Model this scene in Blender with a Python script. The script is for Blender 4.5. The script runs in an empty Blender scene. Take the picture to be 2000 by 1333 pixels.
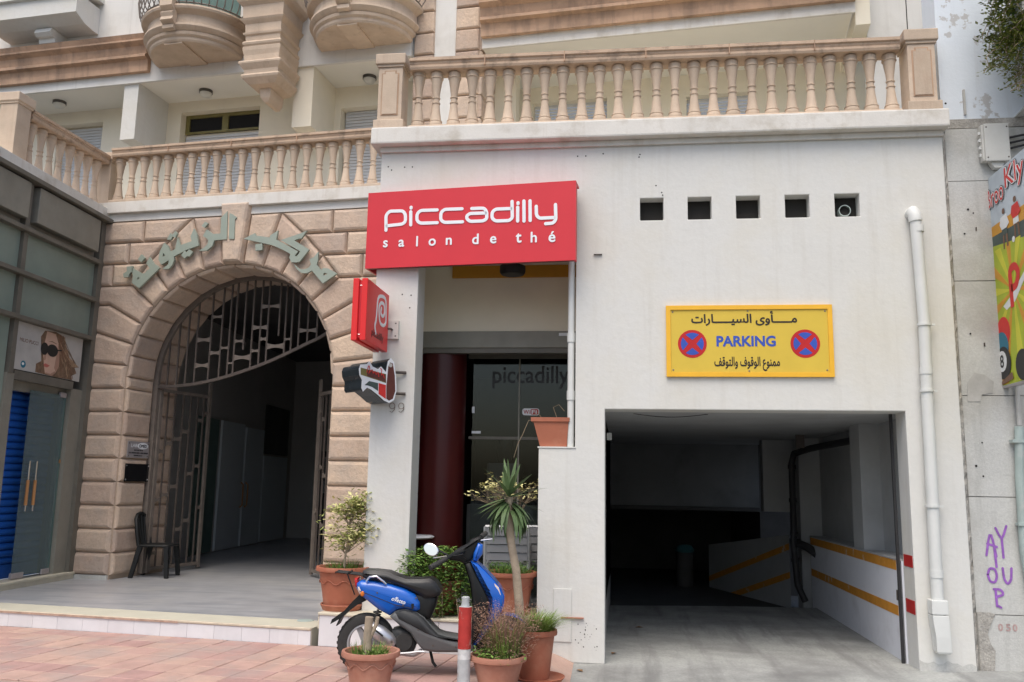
import bpy, bmesh, math, random
from mathutils import Vector, Matrix, geometry
random.seed(7)
R = math.radians
S = bpy.context.scene
COL = S.collection

# ---------------------------------------------------------------- camera
cam_data = bpy.data.cameras.new("camera")
cam = bpy.data.objects.new("camera", cam_data)
COL.objects.link(cam)
cam_data.sensor_fit = 'HORIZONTAL'
cam_data.sensor_width = 36.0
cam_data.lens = 30.744
cam_data.clip_end = 2000
cam_data.clip_start = 0.05
cam.matrix_world = Matrix(((0.9921124, 0.0026648, 0.1253232, 0.18498),
                           (0.1240691, -0.1635206, -0.9787073, -9.19413),
                           (0.0178849, 0.9865363, -0.1625614, 1.75),
                           (0, 0, 0, 1)))
S.camera = cam

# ---------------------------------------------------------------- light: bright, hazy daylight, street side in open shade
SUN_EL, SUN_AZ = R(63), R(192)          # azimuth measured from +Y clockwise: veiled sun behind the viewer
world = bpy.data.worlds.new("World")
S.world = world
world.use_nodes = True
wn = world.node_tree
bg = wn.nodes["Background"]
sky = wn.nodes.new("ShaderNodeTexSky")
sky.sky_type = 'NISHITA'
sky.sun_disc = False
sky.sun_elevation = SUN_EL
sky.sun_rotation = SUN_AZ
sky.air_density = 1.0
sky.dust_density = 4.0
sky.ozone_density = 1.0
wn.links.new(sky.outputs[0], bg.inputs[0])
bg.inputs[1].default_value = 0.125
sun_data = bpy.data.lights.new("sun", 'SUN')
sun_data.energy = 1.15
sun_data.angle = R(45)
sun_data.color = (1.0, 0.95, 0.88)
sun = bpy.data.objects.new("sun", sun_data)
COL.objects.link(sun)
sd = Vector((math.sin(SUN_AZ) * math.cos(SUN_EL), math.cos(SUN_AZ) * math.cos(SUN_EL), math.sin(SUN_EL)))
sun.rotation_euler = sd.to_track_quat('Z', 'Y').to_euler()
sun.location = (0, -10, 30)
S.view_settings.view_transform = 'Standard'
S.view_settings.look = 'None'
S.view_settings.exposure = 0.74
S.view_settings.gamma = 1.0
S.view_settings.use_curve_mapping = False
S.render.engine = 'CYCLES'
S.cycles.max_bounces = 6
S.cycles.diffuse_bounces = 4
S.cycles.use_adaptive_sampling = True
S.cycles.adaptive_threshold = 0.02
S.cycles.glossy_bounces = 3
S.cycles.transmission_bounces = 3
S.cycles.transparent_max_bounces = 16
S.cycles.use_denoising = True

# ---------------------------------------------------------------- materials
MATS = {}
def M(name, col, rough=0.75, var=0.12, scale=2.5, bump=0.0, bscale=60, rand=0.0, metal=0.0, spec=0.4,
      stain=None, sscale=1.2, slo=0.52, shi=0.72, streak=None, stlo=0.56, sthi=0.75, coat=0.0, grain=0.0, trans=0.0, hue=0.0, flow=(7, 7, .5)):
    m = bpy.data.materials.new(name); m.use_nodes = True
    nt = m.node_tree; N = nt.nodes; Lk = nt.links
    b = N["Principled BSDF"]
    geo = N.new("ShaderNodeNewGeometry")
    def noise(sc, det=4, vec=None):
        n = N.new("ShaderNodeTexNoise"); n.inputs["Scale"].default_value = sc; n.inputs["Detail"].default_value = det
        n.inputs["Roughness"].default_value = 0.62
        Lk.new(vec or geo.outputs["Position"], n.inputs["Vector"]); return n
    n1 = noise(scale)
    ramp = N.new("ShaderNodeMapRange"); Lk.new(n1.outputs[0], ramp.inputs[0])
    ramp.inputs[1].default_value = 0.3; ramp.inputs[2].default_value = 0.7
    ramp.inputs[3].default_value = 1 - var; ramp.inputs[4].default_value = 1 + var
    val = ramp.outputs[0]
    def mul(a, bb):
        k = N.new("ShaderNodeMath"); k.operation = 'MULTIPLY'; Lk.new(a, k.inputs[0])
        if isinstance(bb, float): k.inputs[1].default_value = bb
        else: Lk.new(bb, k.inputs[1])
        return k.outputs[0]
    oi = None
    if rand or hue:
        oi = N.new("ShaderNodeObjectInfo")
    if rand:
        r2 = N.new("ShaderNodeMapRange"); Lk.new(oi.outputs["Random"], r2.inputs[0])
        r2.inputs[3].default_value = 1 - rand; r2.inputs[4].default_value = 1 + rand
        val = mul(val, r2.outputs[0])
    if grain:
        n3 = noise(bscale * 2.2, 3)
        r3 = N.new("ShaderNodeMapRange"); Lk.new(n3.outputs[0], r3.inputs[0])
        r3.inputs[1].default_value = .3; r3.inputs[2].default_value = .7
        r3.inputs[3].default_value = 1 - grain; r3.inputs[4].default_value = 1 + grain
        val = mul(val, r3.outputs[0])
    hsv = N.new("ShaderNodeHueSaturation"); hsv.inputs["Color"].default_value = (*col, 1)
    Lk.new(val, hsv.inputs["Value"])
    if hue:
        rh = N.new("ShaderNodeMapRange"); Lk.new(oi.outputs["Random"], rh.inputs[0])
        rh.inputs[3].default_value = .5 - hue; rh.inputs[4].default_value = .5 + hue
        Lk.new(rh.outputs[0], hsv.inputs["Hue"])
    out = hsv.outputs[0]
    def mixin(color, fac_socket, amount):
        nonlocal out
        mx = N.new("ShaderNodeMix"); mx.data_type = 'RGBA'
        Lk.new(mul(fac_socket, float(amount)), mx.inputs[0]); Lk.new(out, mx.inputs[6]); mx.inputs[7].default_value = (*color, 1)
        out = mx.outputs[2]
    if stain:
        n2 = noise(sscale, 6); r = N.new("ShaderNodeMapRange"); Lk.new(n2.outputs[0], r.inputs[0])
        r.inputs[1].default_value = slo; r.inputs[2].default_value = shi
        mixin(stain[:3], r.outputs[0], stain[3])
    if streak:
        mp = N.new("ShaderNodeMapping"); mp.inputs["Scale"].default_value = flow; Lk.new(geo.outputs["Position"], mp.inputs[0])
        n2 = noise(1.0, 5, mp.outputs[0]); r = N.new("ShaderNodeMapRange"); Lk.new(n2.outputs[0], r.inputs[0])
        r.inputs[1].default_value = stlo; r.inputs[2].default_value = sthi
        mixin(streak[:3], r.outputs[0], streak[3])
    Lk.new(out, b.inputs["Base Color"])
    b.inputs["Roughness"].default_value = rough
    b.inputs["Metallic"].default_value = metal
    b.inputs["Specular IOR Level"].default_value = spec
    b.inputs["Coat Weight"].default_value = coat
    b.inputs["Coat Roughness"].default_value = .08
    if trans: b.inputs["Subsurface Weight"].default_value = 0
    if bump:
        nb = noise(bscale, 5); bp = N.new("ShaderNodeBump"); bp.inputs["Strength"].default_value = bump; bp.inputs["Distance"].default_value = .02
        Lk.new(nb.outputs[0], bp.inputs["Height"]); Lk.new(bp.outputs[0], b.inputs["Normal"])
    MATS[name] = m
    return m

def glass(name, tint, refl=0.12, rough=0.02, haze_tint=None, amount=0.0):
    m = bpy.data.materials.new(name); m.use_nodes = True
    nt = m.node_tree; N = nt.nodes; Lk = nt.links; N.clear()
    o = N.new("ShaderNodeOutputMaterial"); t = N.new("ShaderNodeBsdfTransparent"); g = N.new("ShaderNodeBsdfGlossy")
    t.inputs[0].default_value = (*tint, 1); g.inputs[0].default_value = (.9, .95, .95, 1); g.inputs[1].default_value = rough
    f = N.new("ShaderNodeLayerWeight"); f.inputs[0].default_value = refl
    mx = N.new("ShaderNodeMixShader"); Lk.new(f.outputs[0], mx.inputs[0]); Lk.new(t.outputs[0], mx.inputs[1]); Lk.new(g.outputs[0], mx.inputs[2])
    last = mx.outputs[0]
    if haze_tint:                                # hazy sheen of the pane, painted in as diffuse colour
        df = N.new("ShaderNodeBsdfDiffuse"); df.inputs[0].default_value = (*haze_tint, 1); m2 = N.new("ShaderNodeMixShader")
        geo = N.new("ShaderNodeNewGeometry"); nz = N.new("ShaderNodeTexNoise"); nz.inputs["Scale"].default_value = 3.0; Lk.new(geo.outputs["Position"], nz.inputs["Vector"])
        mr = N.new("ShaderNodeMapRange"); mr.inputs[1].default_value = .3; mr.inputs[2].default_value = .7; mr.inputs[3].default_value = amount * .9; mr.inputs[4].default_value = min(1, amount * 1.1)
        Lk.new(nz.outputs[0], mr.inputs[0]); Lk.new(mr.outputs[0], m2.inputs[0]); Lk.new(last, m2.inputs[1]); Lk.new(df.outputs[0], m2.inputs[2]); last = m2.outputs[0]
    Lk.new(last, o.inputs[0]); MATS[name] = m; return m

M('white_wall', (.658, .653, .615), .85, .04, .8, .25, 9, stain=(.58, .545, .45, .65), sscale=.8, slo=.47, shi=.74, streak=(.55, .53, .475, .5), stlo=.53, grain=.02)
M('white_band', (.68, .655, .60), .85, .06, 2.2, .12, 40, stain=(.42, .37, .29, .55), sscale=3.5, streak=(.50, .44, .36, .5), grain=.03)
M('cream_wall', (.80, .74, .60), .85, .05, 1.2, .05, 40)
M('pale_plaster', (.68, .67, .63), .85, .05, 1.0, .08, 40, streak=(.46, .44, .40, .4), stain=(.5, .47, .41, .5), sscale=1.5)
M('soffit_plaster', (.80, .78, .70), .85, .03, 1.0, .03, 40)
M('stone', (.53, .405, .31), .92, .12, 2.2, .75, 13, rand=.13, streak=(.31, .23, .175, .3), flow=(22, 22, 22), stlo=.60, sthi=.68, stain=(.42, .35, .295, .7), sscale=2.6, slo=.45, shi=.7, grain=.08, hue=.006)
M('joint', (.46, .36, .27), .9, .1, 3, .2, 50)
M('cast_stone', (.56, .445, .335), .85, .10, 3.0, .15, 50, rand=.11, stain=(.45, .32, .23, .45), sscale=5.0, slo=.5, shi=.75, streak=(.36, .26, .19, .5), grain=.05)
M('cast_stone_dark', (.50, .33, .22), .85, .12, 2.5, .12, 60, stain=(.20, .14, .10, .7), sscale=2.0, slo=.48, shi=.75, streak=(.18, .13, .10, .7), stlo=.5, sthi=.8)
M('concrete', (.50, .50, .47), .9, .12, 1.2, .25, 30, stain=(.33, .31, .27, .7), sscale=1.4, slo=.47, shi=.72, streak=(.33, .33, .30, .5), grain=.08)
M('mortar', (.40, .38, .34), .95, .25, 6, .8, 25, grain=.2)
M('peeling_paint', (.70, .755, .80), .85, .04, 2, .15, 25, stain=(.50, .50, .49, 1), sscale=2.6, slo=.585, shi=.60, streak=(.52, .52, .52, .3))
M('driveway', (.37, .38, .36), .9, .16, .9, .3, 18, stain=(.17, .17, .165, .85), sscale=.8, slo=.42, shi=.68, grain=.14, streak=(.16, .16, .155, .7), flow=(3.4, .35, 1), stlo=.50, sthi=.68)
M('asphalt', (.09, .09, .088), .92, .15, 2, .4, 60, grain=.2)
M('kerb_stone', (.42, .42, .39), .9, .15, 4, .3, 40, rand=.1)
M('paver', (.44, .285, .24), .85, .12, 5, .25, 50, rand=.10, stain=(.34, .29, .265, .75), sscale=2.4, slo=.45, shi=.72, grain=.07, hue=.012)
M('sand_joint', (.38, .27, .225), .95, .2, 8)
M('floor_tile', (.36, .365, .375), .30, .12, 3.2, .04, 10, rand=.06, stain=(.48, .47, .43, .6), sscale=1.3, streak=(.23, .25, .28, .75), flow=(.9, 7, 1), stlo=.48, sthi=.66)
M('border_tile', (.54, .52, .42), .55, .06, 3, .03, 30)
M('riser_tile', (.66, .66, .67), .45, .05, 4, .04, 60, rand=.03, streak=(.5, .5, .5, .4))
M('nosing', (.53, .46, .35), .6, .12, 12)
M('nosing_worn', (.42, .29, .22), .7, .3, 14)
M('sill_marble', (.58, .54, .42), .5, .09, 7)
M('red_sign', (.62, .030, .042), .42, .03, 2, 0, spec=.4)
M('red_sign_bright', (.72, .022, .022), .42, .03, 2)
M('sign_white', (.80, .82, .84), .45, .02, 3)
M('sign_dark', (.16, .03, .03), .5)
M('yellow_plate', (.66, .47, .055), .5, .04, 4)
M('yellow_frame', (.82, .45, .03), .5, .05, 6)
M('sign_black', (.025, .018, .014), .6)
M('sign_blue', (.035, .085, .42), .5)
M('sign_red', (.48, .012, .014), .5)
M('kufic_metal', (.30, .345, .285), .5, .06, 4, metal=.1, spec=.5)
M('iron', (.10, .082, .07), .6, .15, 8, .1, 60)
M('iron_light', (.185, .155, .13), .55, .15, 8)
M('bronze', (.25, .24, .20), .5, .12, 3, .04, 30, metal=.1, streak=(.26, .25, .21, .5))
M('bronze_dark', (.15, .14, .115), .5, .15, 4, metal=.1)
M('panel_glass', (.23, .285, .24), .3, .12, 1.2, streak=(.28, .30, .26, .6))
M('shutter_blue', (.018, .11, .45), .42, .1, 4, streak=(.02, .08, .26, .5))
M('shutter_white', (.60, .61, .62), .6, .04, 3)
M('dark_void', (.012, .012, .013), .9)
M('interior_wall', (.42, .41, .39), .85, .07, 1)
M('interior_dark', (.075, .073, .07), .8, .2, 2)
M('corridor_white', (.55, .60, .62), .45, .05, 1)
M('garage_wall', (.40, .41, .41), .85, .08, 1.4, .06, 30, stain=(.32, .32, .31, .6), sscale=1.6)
M('low_wall_white', (.74, .755, .80), .8, .04, 2, .08, 30, stain=(.5, .5, .52, .5), sscale=2)
M('orange_paint', (.62, .27, .035), .65, .1, 8, stain=(.62, .58, .5, .8), sscale=6, slo=.58, shi=.66)
M('red_paint', (.46, .022, .02), .6, .1, 9)
M('pvc', (.66, .67, .64), .45, .04, 4, streak=(.52, .52, .48, .5))
M('grey_pipe', (.36, .43, .40), .5, .12, 4, stain=(.5, .5, .47, .6), sscale=6)
M('black_rubber', (.035, .034, .032), .75, .15, 20, .1, 90)
M('dark_pipe', (.03, .03, .032), .6)
M('terracotta', (.37, .125, .07), .62, .09, 4, .05, 40, rand=.10, stain=(.46, .21, .13, .5), sscale=5, slo=.5, shi=.7)
M('terracotta_pale', (.40, .18, .12), .7, .1, 4, .06, 40, rand=.06, stain=(.50, .30, .22, .55), sscale=4, slo=.48, shi=.72)
M('soil', (.07, .05, .035), .95, .3, 20, .6, 40)
M('stem_brown', (.26, .20, .13), .9, .2, 12, .3, 60)
M('stem_grey', (.36, .29, .21), .9, .18, 10, .4, 50)
M('leaf_green', (.14, .235, .045), .55, .35, 9, rand=.1)
M('leaf_dark', (.07, .145, .028), .5, .35, 9)
M('leaf_variegated', (.30, .34, .095), .55, .4, 16)
M('leaf_cream', (.62, .58, .26), .6, .25, 14)
M('leaf_yucca', (.105, .165, .065), .5, .25, 5)
M('leaf_grass', (.17, .25, .05), .6, .4, 14)
M('dry_grass', (.27, .16, .11), .8, .35, 16)
M('leaf_creeper', (.16, .19, .035), .6, .45, 12)
M('dead_leaf', (.22, .12, .05), .8, .3, 10)
M('plastic_black', (.012, .013, .013), .55, .1, 5, spec=.3)
M('plastic_dark', (.03, .032, .033), .55, .15, 6, spec=.35)
M('plastic_grey', (.13, .135, .135), .5, .12, 5)
M('scooter_blue', (.008, .105, .48), .25, .05, 3, coat=.5, spec=.5)
M('seat_vinyl', (.022, .022, .022), .42, .12, 8, .05, 80, spec=.45)
M('chrome', (.72, .72, .73), .14, .02, 3, metal=1.0)
M('silver', (.55, .55, .56), .32, .06, 5, metal=.75)
M('alloy', (.38, .38, .39), .4, .1, 6, metal=.5)
M('lens_clear', (.72, .62, .55), .15, .1, 20)
M('lens_orange', (.65, .18, .03), .2)
M('lens_red', (.5, .02, .02), .2)
M('bollard_red', (.42, .035, .028), .65, .15, 14, .1, 50, stain=(.50, .33, .28, .8), sscale=9, slo=.56, shi=.66)
M('bollard_white', (.62, .63, .62), .65, .08, 10, stain=(.3, .3, .29, .7), sscale=8)
M('bollard_grey', (.40, .42, .42), .65, .15, 10, .1, 40, stain=(.28, .17, .11, .8), sscale=7, slo=.58, shi=.68)
M('aluminium', (.62, .64, .66), .4, .05, 6, metal=.4)
M('grey_slat', (.24, .245, .255), .6, .06, 6, rand=.05)
M('column_red', (.06, .005, .005), .35, .1, 1.5)
M('orange_soffit', (.50, .24, .02), .7, .1, 3)
M('box_grey', (.56, .555, .51), .6, .05, 6)
M('wood_handle', (.40, .19, .07), .45, .15, 12)
M('plaque_steel', (.40, .37, .37), .4, .05, 6, metal=.3)
M('plaque_black', (.012, .012, .013), .2)
M('print_grey', (.46, .45, .42), .5)
M('skin_print', (.60, .40, .30), .5, .06, 9)
M('skin_shade', (.42, .25, .18), .5)
M('lip_print', (.50, .14, .11), .5)
M('hair_print', (.19, .12, .075), .5, .4, 18)
M('hair_light', (.34, .23, .14), .5, .4, 18)
M('print_white', (.74, .75, .74), .5)
M('print_sky', (.50, .56, .60), .5, .2, 2)
M('print_green', (.40, .47, .035), .5, .15, 2)
M('print_lime', (.60, .58, .05), .5, .12, 2)
M('print_orange', (.62, .30, .035), .5, .12, 2)
M('print_red', (.62, .035, .03), .5)
M('print_teal', (.03, .18, .26), .5)
M('print_darkgreen', (.06, .085, .075), .5, .3, 5)
M('print_black', (.02, .02, .02), .5)
M('print_brown', (.19, .10, .06), .5, .2, 8)
M('cup_brown', (.115, .035, .03), .35, .2, 6)
M('cup_olive', (.19, .165, .055), .4, .15, 6)
M('cup_case', (.02, .025, .03), .25, .2, 4)
M('graffiti_purple', (.28, .11, .42), .8, .25, 14)
M('graffiti_red', (.44, .31, .29), .8, .3, 12)
M('grey_patch', (.45, .44, .41), .9, .15, 5, .1, 40)
M('lamp_glass', (.62, .62, .57), .35)
M('lamp_ring', (.10, .09, .08), .5)
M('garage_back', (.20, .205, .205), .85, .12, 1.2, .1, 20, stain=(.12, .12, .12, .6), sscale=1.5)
M('teal_paint', (.05, .16, .17), .5)
M('wifi_red', (.40, .03, .035), .5)
M('faint_letter', (.022, .023, .023), .5)
M('garage_floor', (.24, .245, .235), .8, .2, .8, .25, 18, stain=(.08, .08, .08, .8), sscale=.9, slo=.42, shi=.68, grain=.12)
M('rail_stone', (.52, .385, .275), .85, .12, 3, .12, 60, stain=(.17, .13, .10, .75), sscale=7, slo=.52, shi=.72, grain=.06)
M('speaker_black', (.012, .012, .012), .6)
M('hole_dark', (.03, .028, .025), .9)
glass('cafe_glass', (.66, .70, .68), .28)
glass('door_glass', (.75, .85, .83), .12, .08, haze_tint=(.21, .27, .275), amount=.42)
glass('green_glass', (.6, .75, .7), .15, .1, haze_tint=(.22, .32, .29), amount=.55)
M('mirror', (.85, .87, .9), .03, .0, 1, metal=1.0)

# ---------------------------------------------------------------- mesh helpers
def tag(o, label=None, cat=None, group=None, kind=None):
    if label: o['label'] = label
    if cat: o['category'] = cat
    if group: o['group'] = group
    if kind: o['kind'] = kind
    return o

def empty(name, loc=(0, 0, 0), rz=0.0, label=None, cat=None, group=None, kind=None, parent=None):
    o = bpy.data.objects.new(name, None); COL.objects.link(o)
    o.location = loc; o.rotation_euler = (0, 0, rz); o.empty_display_size = .1
    if parent: o.parent = parent
    return tag(o, label, cat, group, kind)

def inset(poly, d):
    n = len(poly); out = []
    area = sum(poly[i][0] * poly[(i + 1) % n][1] - poly[(i + 1) % n][0] * poly[i][1] for i in range(n))
    s = 1 if area > 0 else -1
    for i in range(n):
        p0, p1, p2 = Vector(poly[i - 1]), Vector(poly[i]), Vector(poly[(i + 1) % n])
        e1 = (p1 - p0); e2 = (p2 - p1)
        if e1.length < 1e-9 or e2.length < 1e-9: out.append(tuple(p1)); continue
        e1.normalize(); e2.normalize()
        n1 = Vector((-e1.y, e1.x)) * s; n2 = Vector((-e2.y, e2.x)) * s
        bis = n1 + n2
        if bis.length < 1e-6: out.append(tuple(p1 + n1 * d)); continue
        bis.normalize(); k = max(.35, bis.dot(n1))
        out.append(tuple(p1 + bis * (d / k)))
    return out

class MB:
    def __init__(s): s.v = []; s.f = []; s.mi = []; s.m = 0
    def add(s, vs, fs):
        b = len(s.v); s.v += [tuple(p) for p in vs]; s.f += [tuple(b + i for i in f) for f in fs]; s.mi += [s.m] * len(fs); return s
    def box(s, x0, x1, y0, y1, z0, z1):
        return s.add([(x0, y0, z0), (x1, y0, z0), (x1, y1, z0), (x0, y1, z0), (x0, y0, z1), (x1, y0, z1), (x1, y1, z1), (x0, y1, z1)],
                     [(0, 3, 2, 1), (4, 5, 6, 7), (0, 1, 5, 4), (1, 2, 6, 5), (2, 3, 7, 6), (3, 0, 4, 7)])
    def prism(s, poly, fn, d0, d1):
        n = len(poly); vs = [fn(a, b, d0) for a, b in poly] + [fn(a, b, d1) for a, b in poly]
        return s.add(vs, [tuple(range(n))[::-1], tuple(range(n, 2 * n))] + [(i, (i + 1) % n, n + (i + 1) % n, n + i) for i in range(n)])
    def layers(s, rings, fn, cap0=True, cap1=True):
        # rings: list of (poly2d, depth); same vertex count
        n = len(rings[0][0]); vs = []; fs = []
        for poly, d in rings: vs += [fn(a, b, d) for a, b in poly]
        for k in range(len(rings) - 1):
            for i in range(n):
                j = (i + 1) % n; fs.append((k * n + i, k * n + j, (k + 1) * n + j, (k + 1) * n + i))
        if cap0: fs.append(tuple(range(n))[::-1])
        if cap1: fs.append(tuple(range((len(rings) - 1) * n, len(rings) * n)))
        return s.add(vs, fs)
    def tube(s, pts, r, n=8, cap=True):
        pts = [Vector(p) for p in pts]; rs = r if isinstance(r, (list, tuple)) else [r] * len(pts)
        vs = []; fs = []; up = Vector((0, 0, 1))
        prev = None
        for i, p in enumerate(pts):
            t = (pts[min(i + 1, len(pts) - 1)] - pts[max(i - 1, 0)])
            if t.length < 1e-9: t = Vector((0, 0, 1))
            t.normalize()
            if prev is None:
                a = t.cross(up if abs(t.dot(up)) < .95 else Vector((1, 0, 0))).normalized()
            else:
                a = (prev - t * prev.dot(t))
                if a.length < 1e-6: a = t.orthogonal()
                a.normalize()
            prev = a; b = t.cross(a)
            for k in range(n):
                an = 2 * math.pi * k / n
                vs.append(p + (a * math.cos(an) + b * math.sin(an)) * rs[i])
        for i in range(len(pts) - 1):
            for k in range(n):
                j = (k + 1) % n
                fs.append((i * n + k, i * n + j, (i + 1) * n + j, (i + 1) * n + k))
        if cap: fs.append(tuple(range(n))[::-1]); fs.append(tuple(range((len(pts) - 1) * n, len(pts) * n)))
        return s.add(vs, fs)
    def lathe(s, prof, n=16, c=(0, 0, 0), a0=0, a1=2 * math.pi, fn=None):
        full = abs(a1 - a0 - 2 * math.pi) < 1e-6; m = n if full else n + 1
        vs = []; fs = []
        for r, z in prof:
            for k in range(m):
                a = a0 + (a1 - a0) * k / n
                p = (c[0] + r * math.cos(a), c[1] + r * math.sin(a), c[2] + z)
                vs.append(fn(*p) if fn else p)
        for i in range(len(prof) - 1):
            for k in range(n if full else n):
                j = (k + 1) % m
                if not full and k + 1 > n: continue
                fs.append((i * m + k, i * m + j, (i + 1) * m + j, (i + 1) * m + k))
        return s.add(vs, fs)
    def build(s, name, mat, parent=None, smooth=False, loc=None, rot=None, bevel=0.0, bseg=2, norm=True, angle=40):
        me = bpy.data.meshes.new(name); me.from_pydata(s.v, [], s.f)
        ms = mat if isinstance(mat, (list, tuple)) else [mat]
        for q in ms: me.materials.append(MATS[q])
        if len(ms) > 1: me.polygons.foreach_set('material_index', s.mi)
        if norm or bevel:
            bm = bmesh.new(); bm.from_mesh(me)
            if bevel:
                bmesh.ops.remove_doubles(bm, verts=bm.verts, dist=1e-5)
            bmesh.ops.recalc_face_normals(bm, faces=bm.faces)
            if bevel:
                ed = [e for e in bm.edges if len(e.link_faces) == 2 and e.calc_face_angle(0) > R(30)]
                bmesh.ops.bevel(bm, geom=ed, offset=bevel, segments=bseg, affect='EDGES', clamp_overlap=True, profile=.6)
            bm.to_mesh(me); bm.free()
        if smooth:
            me.polygons.foreach_set('use_smooth', [True] * len(me.polygons))
            try: me.set_sharp_from_angle(angle=R(angle))
            except Exception: pass
        o = bpy.data.objects.new(name, me); COL.objects.link(o)
        if parent: o.parent = parent
        if loc: o.location = loc
        if rot: o.rotation_euler = rot
        return o

def place_copy(o, parent=None, loc=None, rot=None, scale=None):
    c = o.copy(); COL.objects.link(c)
    if parent: c.parent = parent
    if loc is not None: c.location = loc
    if rot is not None: c.rotation_euler = rot
    if scale is not None: c.scale = scale
    return c

def box(name, mat, x0, x1, y0, y1, z0, z1, parent=None, bevel=0.0):
    return MB().box(min(x0, x1), max(x0, x1), min(y0, y1), max(y0, y1), min(z0, z1), max(z0, z1)).build(name, mat, parent, bevel=bevel, bseg=1 if bevel < .008 else 2)

XZ = lambda a, b, d: (a, d, b)      # a picture plane standing along local x, depth along local y

def holed_wall(xs, zs, holes, y0, y1, fn=None):
    """a slab standing in the xz plane with rectangular openings: one clean shell"""
    mb = MB(); fn = fn or (lambda x, y, z: (x, y, z))
    xs = sorted(set(xs)); zs = sorted(set(zs)); nx, nz = len(xs) - 1, len(zs) - 1
    def solid(i, k):
        if i < 0 or k < 0 or i >= nx or k >= nz: return False
        cx, cz = (xs[i] + xs[i + 1]) / 2, (zs[k] + zs[k + 1]) / 2
        return not any(a < cx < b and c < cz < d for a, b, c, d in holes)
    for i in range(nx):
        for k in range(nz):
            if not solid(i, k): continue
            a, b, c, d = xs[i], xs[i + 1], zs[k], zs[k + 1]
            mb.add([fn(a, y0, c), fn(b, y0, c), fn(b, y0, d), fn(a, y0, d)], [(0, 1, 2, 3)])
            mb.add([fn(a, y1, c), fn(b, y1, c), fn(b, y1, d), fn(a, y1, d)], [(3, 2, 1, 0)])
            if not solid(i - 1, k): mb.add([fn(a, y0, c), fn(a, y1, c), fn(a, y1, d), fn(a, y0, d)], [(3, 2, 1, 0)])
            if not solid(i + 1, k): mb.add([fn(b, y0, c), fn(b, y1, c), fn(b, y1, d), fn(b, y0, d)], [(0, 1, 2, 3)])
            if not solid(i, k - 1): mb.add([fn(a, y0, c), fn(b, y0, c), fn(b, y1, c), fn(a, y1, c)], [(3, 2, 1, 0)])
            if not solid(i, k + 1): mb.add([fn(a, y0, d), fn(b, y0, d), fn(b, y1, d), fn(a, y1, d)], [(0, 1, 2, 3)])
    return mb

def pillow(poly, fn, joint=.006, cham=.035, proud=.05, base=0.0, jit=.004):
    p0 = inset(poly, joint); p1 = inset(p0, cham * .45); p2 = inset(p0, cham)
    j = random.uniform(-jit, jit)
    return MB().layers([(p0, base), (p0, base + proud * .25), (p1, base + proud * .8 + j), (p2, base + proud + j)], fn, cap0=False)

def ribbon(pts, w, fn, d0, d1, closed=False, mb=None, round_ends=True):
    """a flat stroke of constant width through 2D points, extruded d0..d1"""
    mb = mb or MB(); P = [Vector(p) for p in pts]
    # round the corners
    Q = []
    n = len(P)
    for i in range(n):
        if i in (0, n - 1): Q.append(P[i]); continue
        a, b, c = P[i - 1], P[i], P[i + 1]
        r = min((a - b).length, (c - b).length) * .45
        u, v = (a - b).normalized() * r, (c - b).normalized() * r
        for t in (0, .33, .67, 1): Q.append((b + u) * (1 - t) ** 2 + b * 2 * t * (1 - t) + (b + v) * t ** 2)
    Lf, Rt = [], []
    for i, p in enumerate(Q):
        t = (Q[min(i + 1, len(Q) - 1)] - Q[max(i - 1, 0)])
        t = t.normalized() if t.length > 1e-9 else Vector((0, 1))
        nn = Vector((-t.y, t.x)) * w / 2
        Lf.append(p + nn); Rt.append(p - nn)
    def capp(p, t):
        out = []
        a0 = math.atan2(t.y, t.x)
        for k in range(1, 6):
            an = a0 + math.pi / 2 - math.pi * k / 6
            out.append(p + Vector((math.cos(an), math.sin(an))) * w / 2)
        return out
    te = (Q[-1] - Q[-2]).normalized() if (Q[-1] - Q[-2]).length > 1e-9 else Vector((0, 1))
    ts = (Q[0] - Q[1]).normalized() if (Q[0] - Q[1]).length > 1e-9 else Vector((0, -1))
    nq = len(Q); vs = []; fs = []
    for d in (d0, d1):
        vs += [fn(p.x, p.y, d) for p in Lf] + [fn(p.x, p.y, d) for p in Rt]
    o = 2 * nq
    for i in range(nq - 1):
        fs += [(o + i, o + i + 1, o + nq + i + 1, o + nq + i), (i, nq + i, nq + i + 1, i + 1), (i, i + 1, o + i + 1, o + i), (nq + i, o + nq + i, o + nq + i + 1, nq + i + 1)]
    mb.add(vs, fs)
    if round_ends:
        for p, t in ((Q[-1], te), (Q[0], ts)):
            c = capp(p, t); nn = Vector((-t.y, t.x)) * w / 2
            mb.prism([tuple(p + nn)] + [tuple(q) for q in c] + [tuple(p - nn)], fn, d0, d1)
    return mb

FORMS = {'ا': (0xFE8D, 0xFE8E, 0, 0), 'أ': (0xFE83, 0xFE84, 0, 0), 'م': (0xFEE1, 0xFEE2, 0xFEE3, 0xFEE4), 'و': (0xFEED, 0xFEEE, 0, 0),
         'ى': (0xFEEF, 0xFEF0, 0, 0), 'ل': (0xFEDD, 0xFEDE, 0xFEDF, 0xFEE0), 'س': (0xFEB1, 0xFEB2, 0xFEB3, 0xFEB4), 'ي': (0xFEF1, 0xFEF2, 0xFEF3, 0xFEF4),
         'ر': (0xFEAD, 0xFEAE, 0, 0), 'ت': (0xFE95, 0xFE96, 0xFE97, 0xFE98), 'ن': (0xFEE5, 0xFEE6, 0xFEE7, 0xFEE8), 'ع': (0xFEC9, 0xFECA, 0xFECB, 0xFECC),
         'ق': (0xFED5, 0xFED6, 0xFED7, 0xFED8), 'ف': (0xFED1, 0xFED2, 0xFED3, 0xFED4), 'ـ': (0x640,) * 4}
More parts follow.
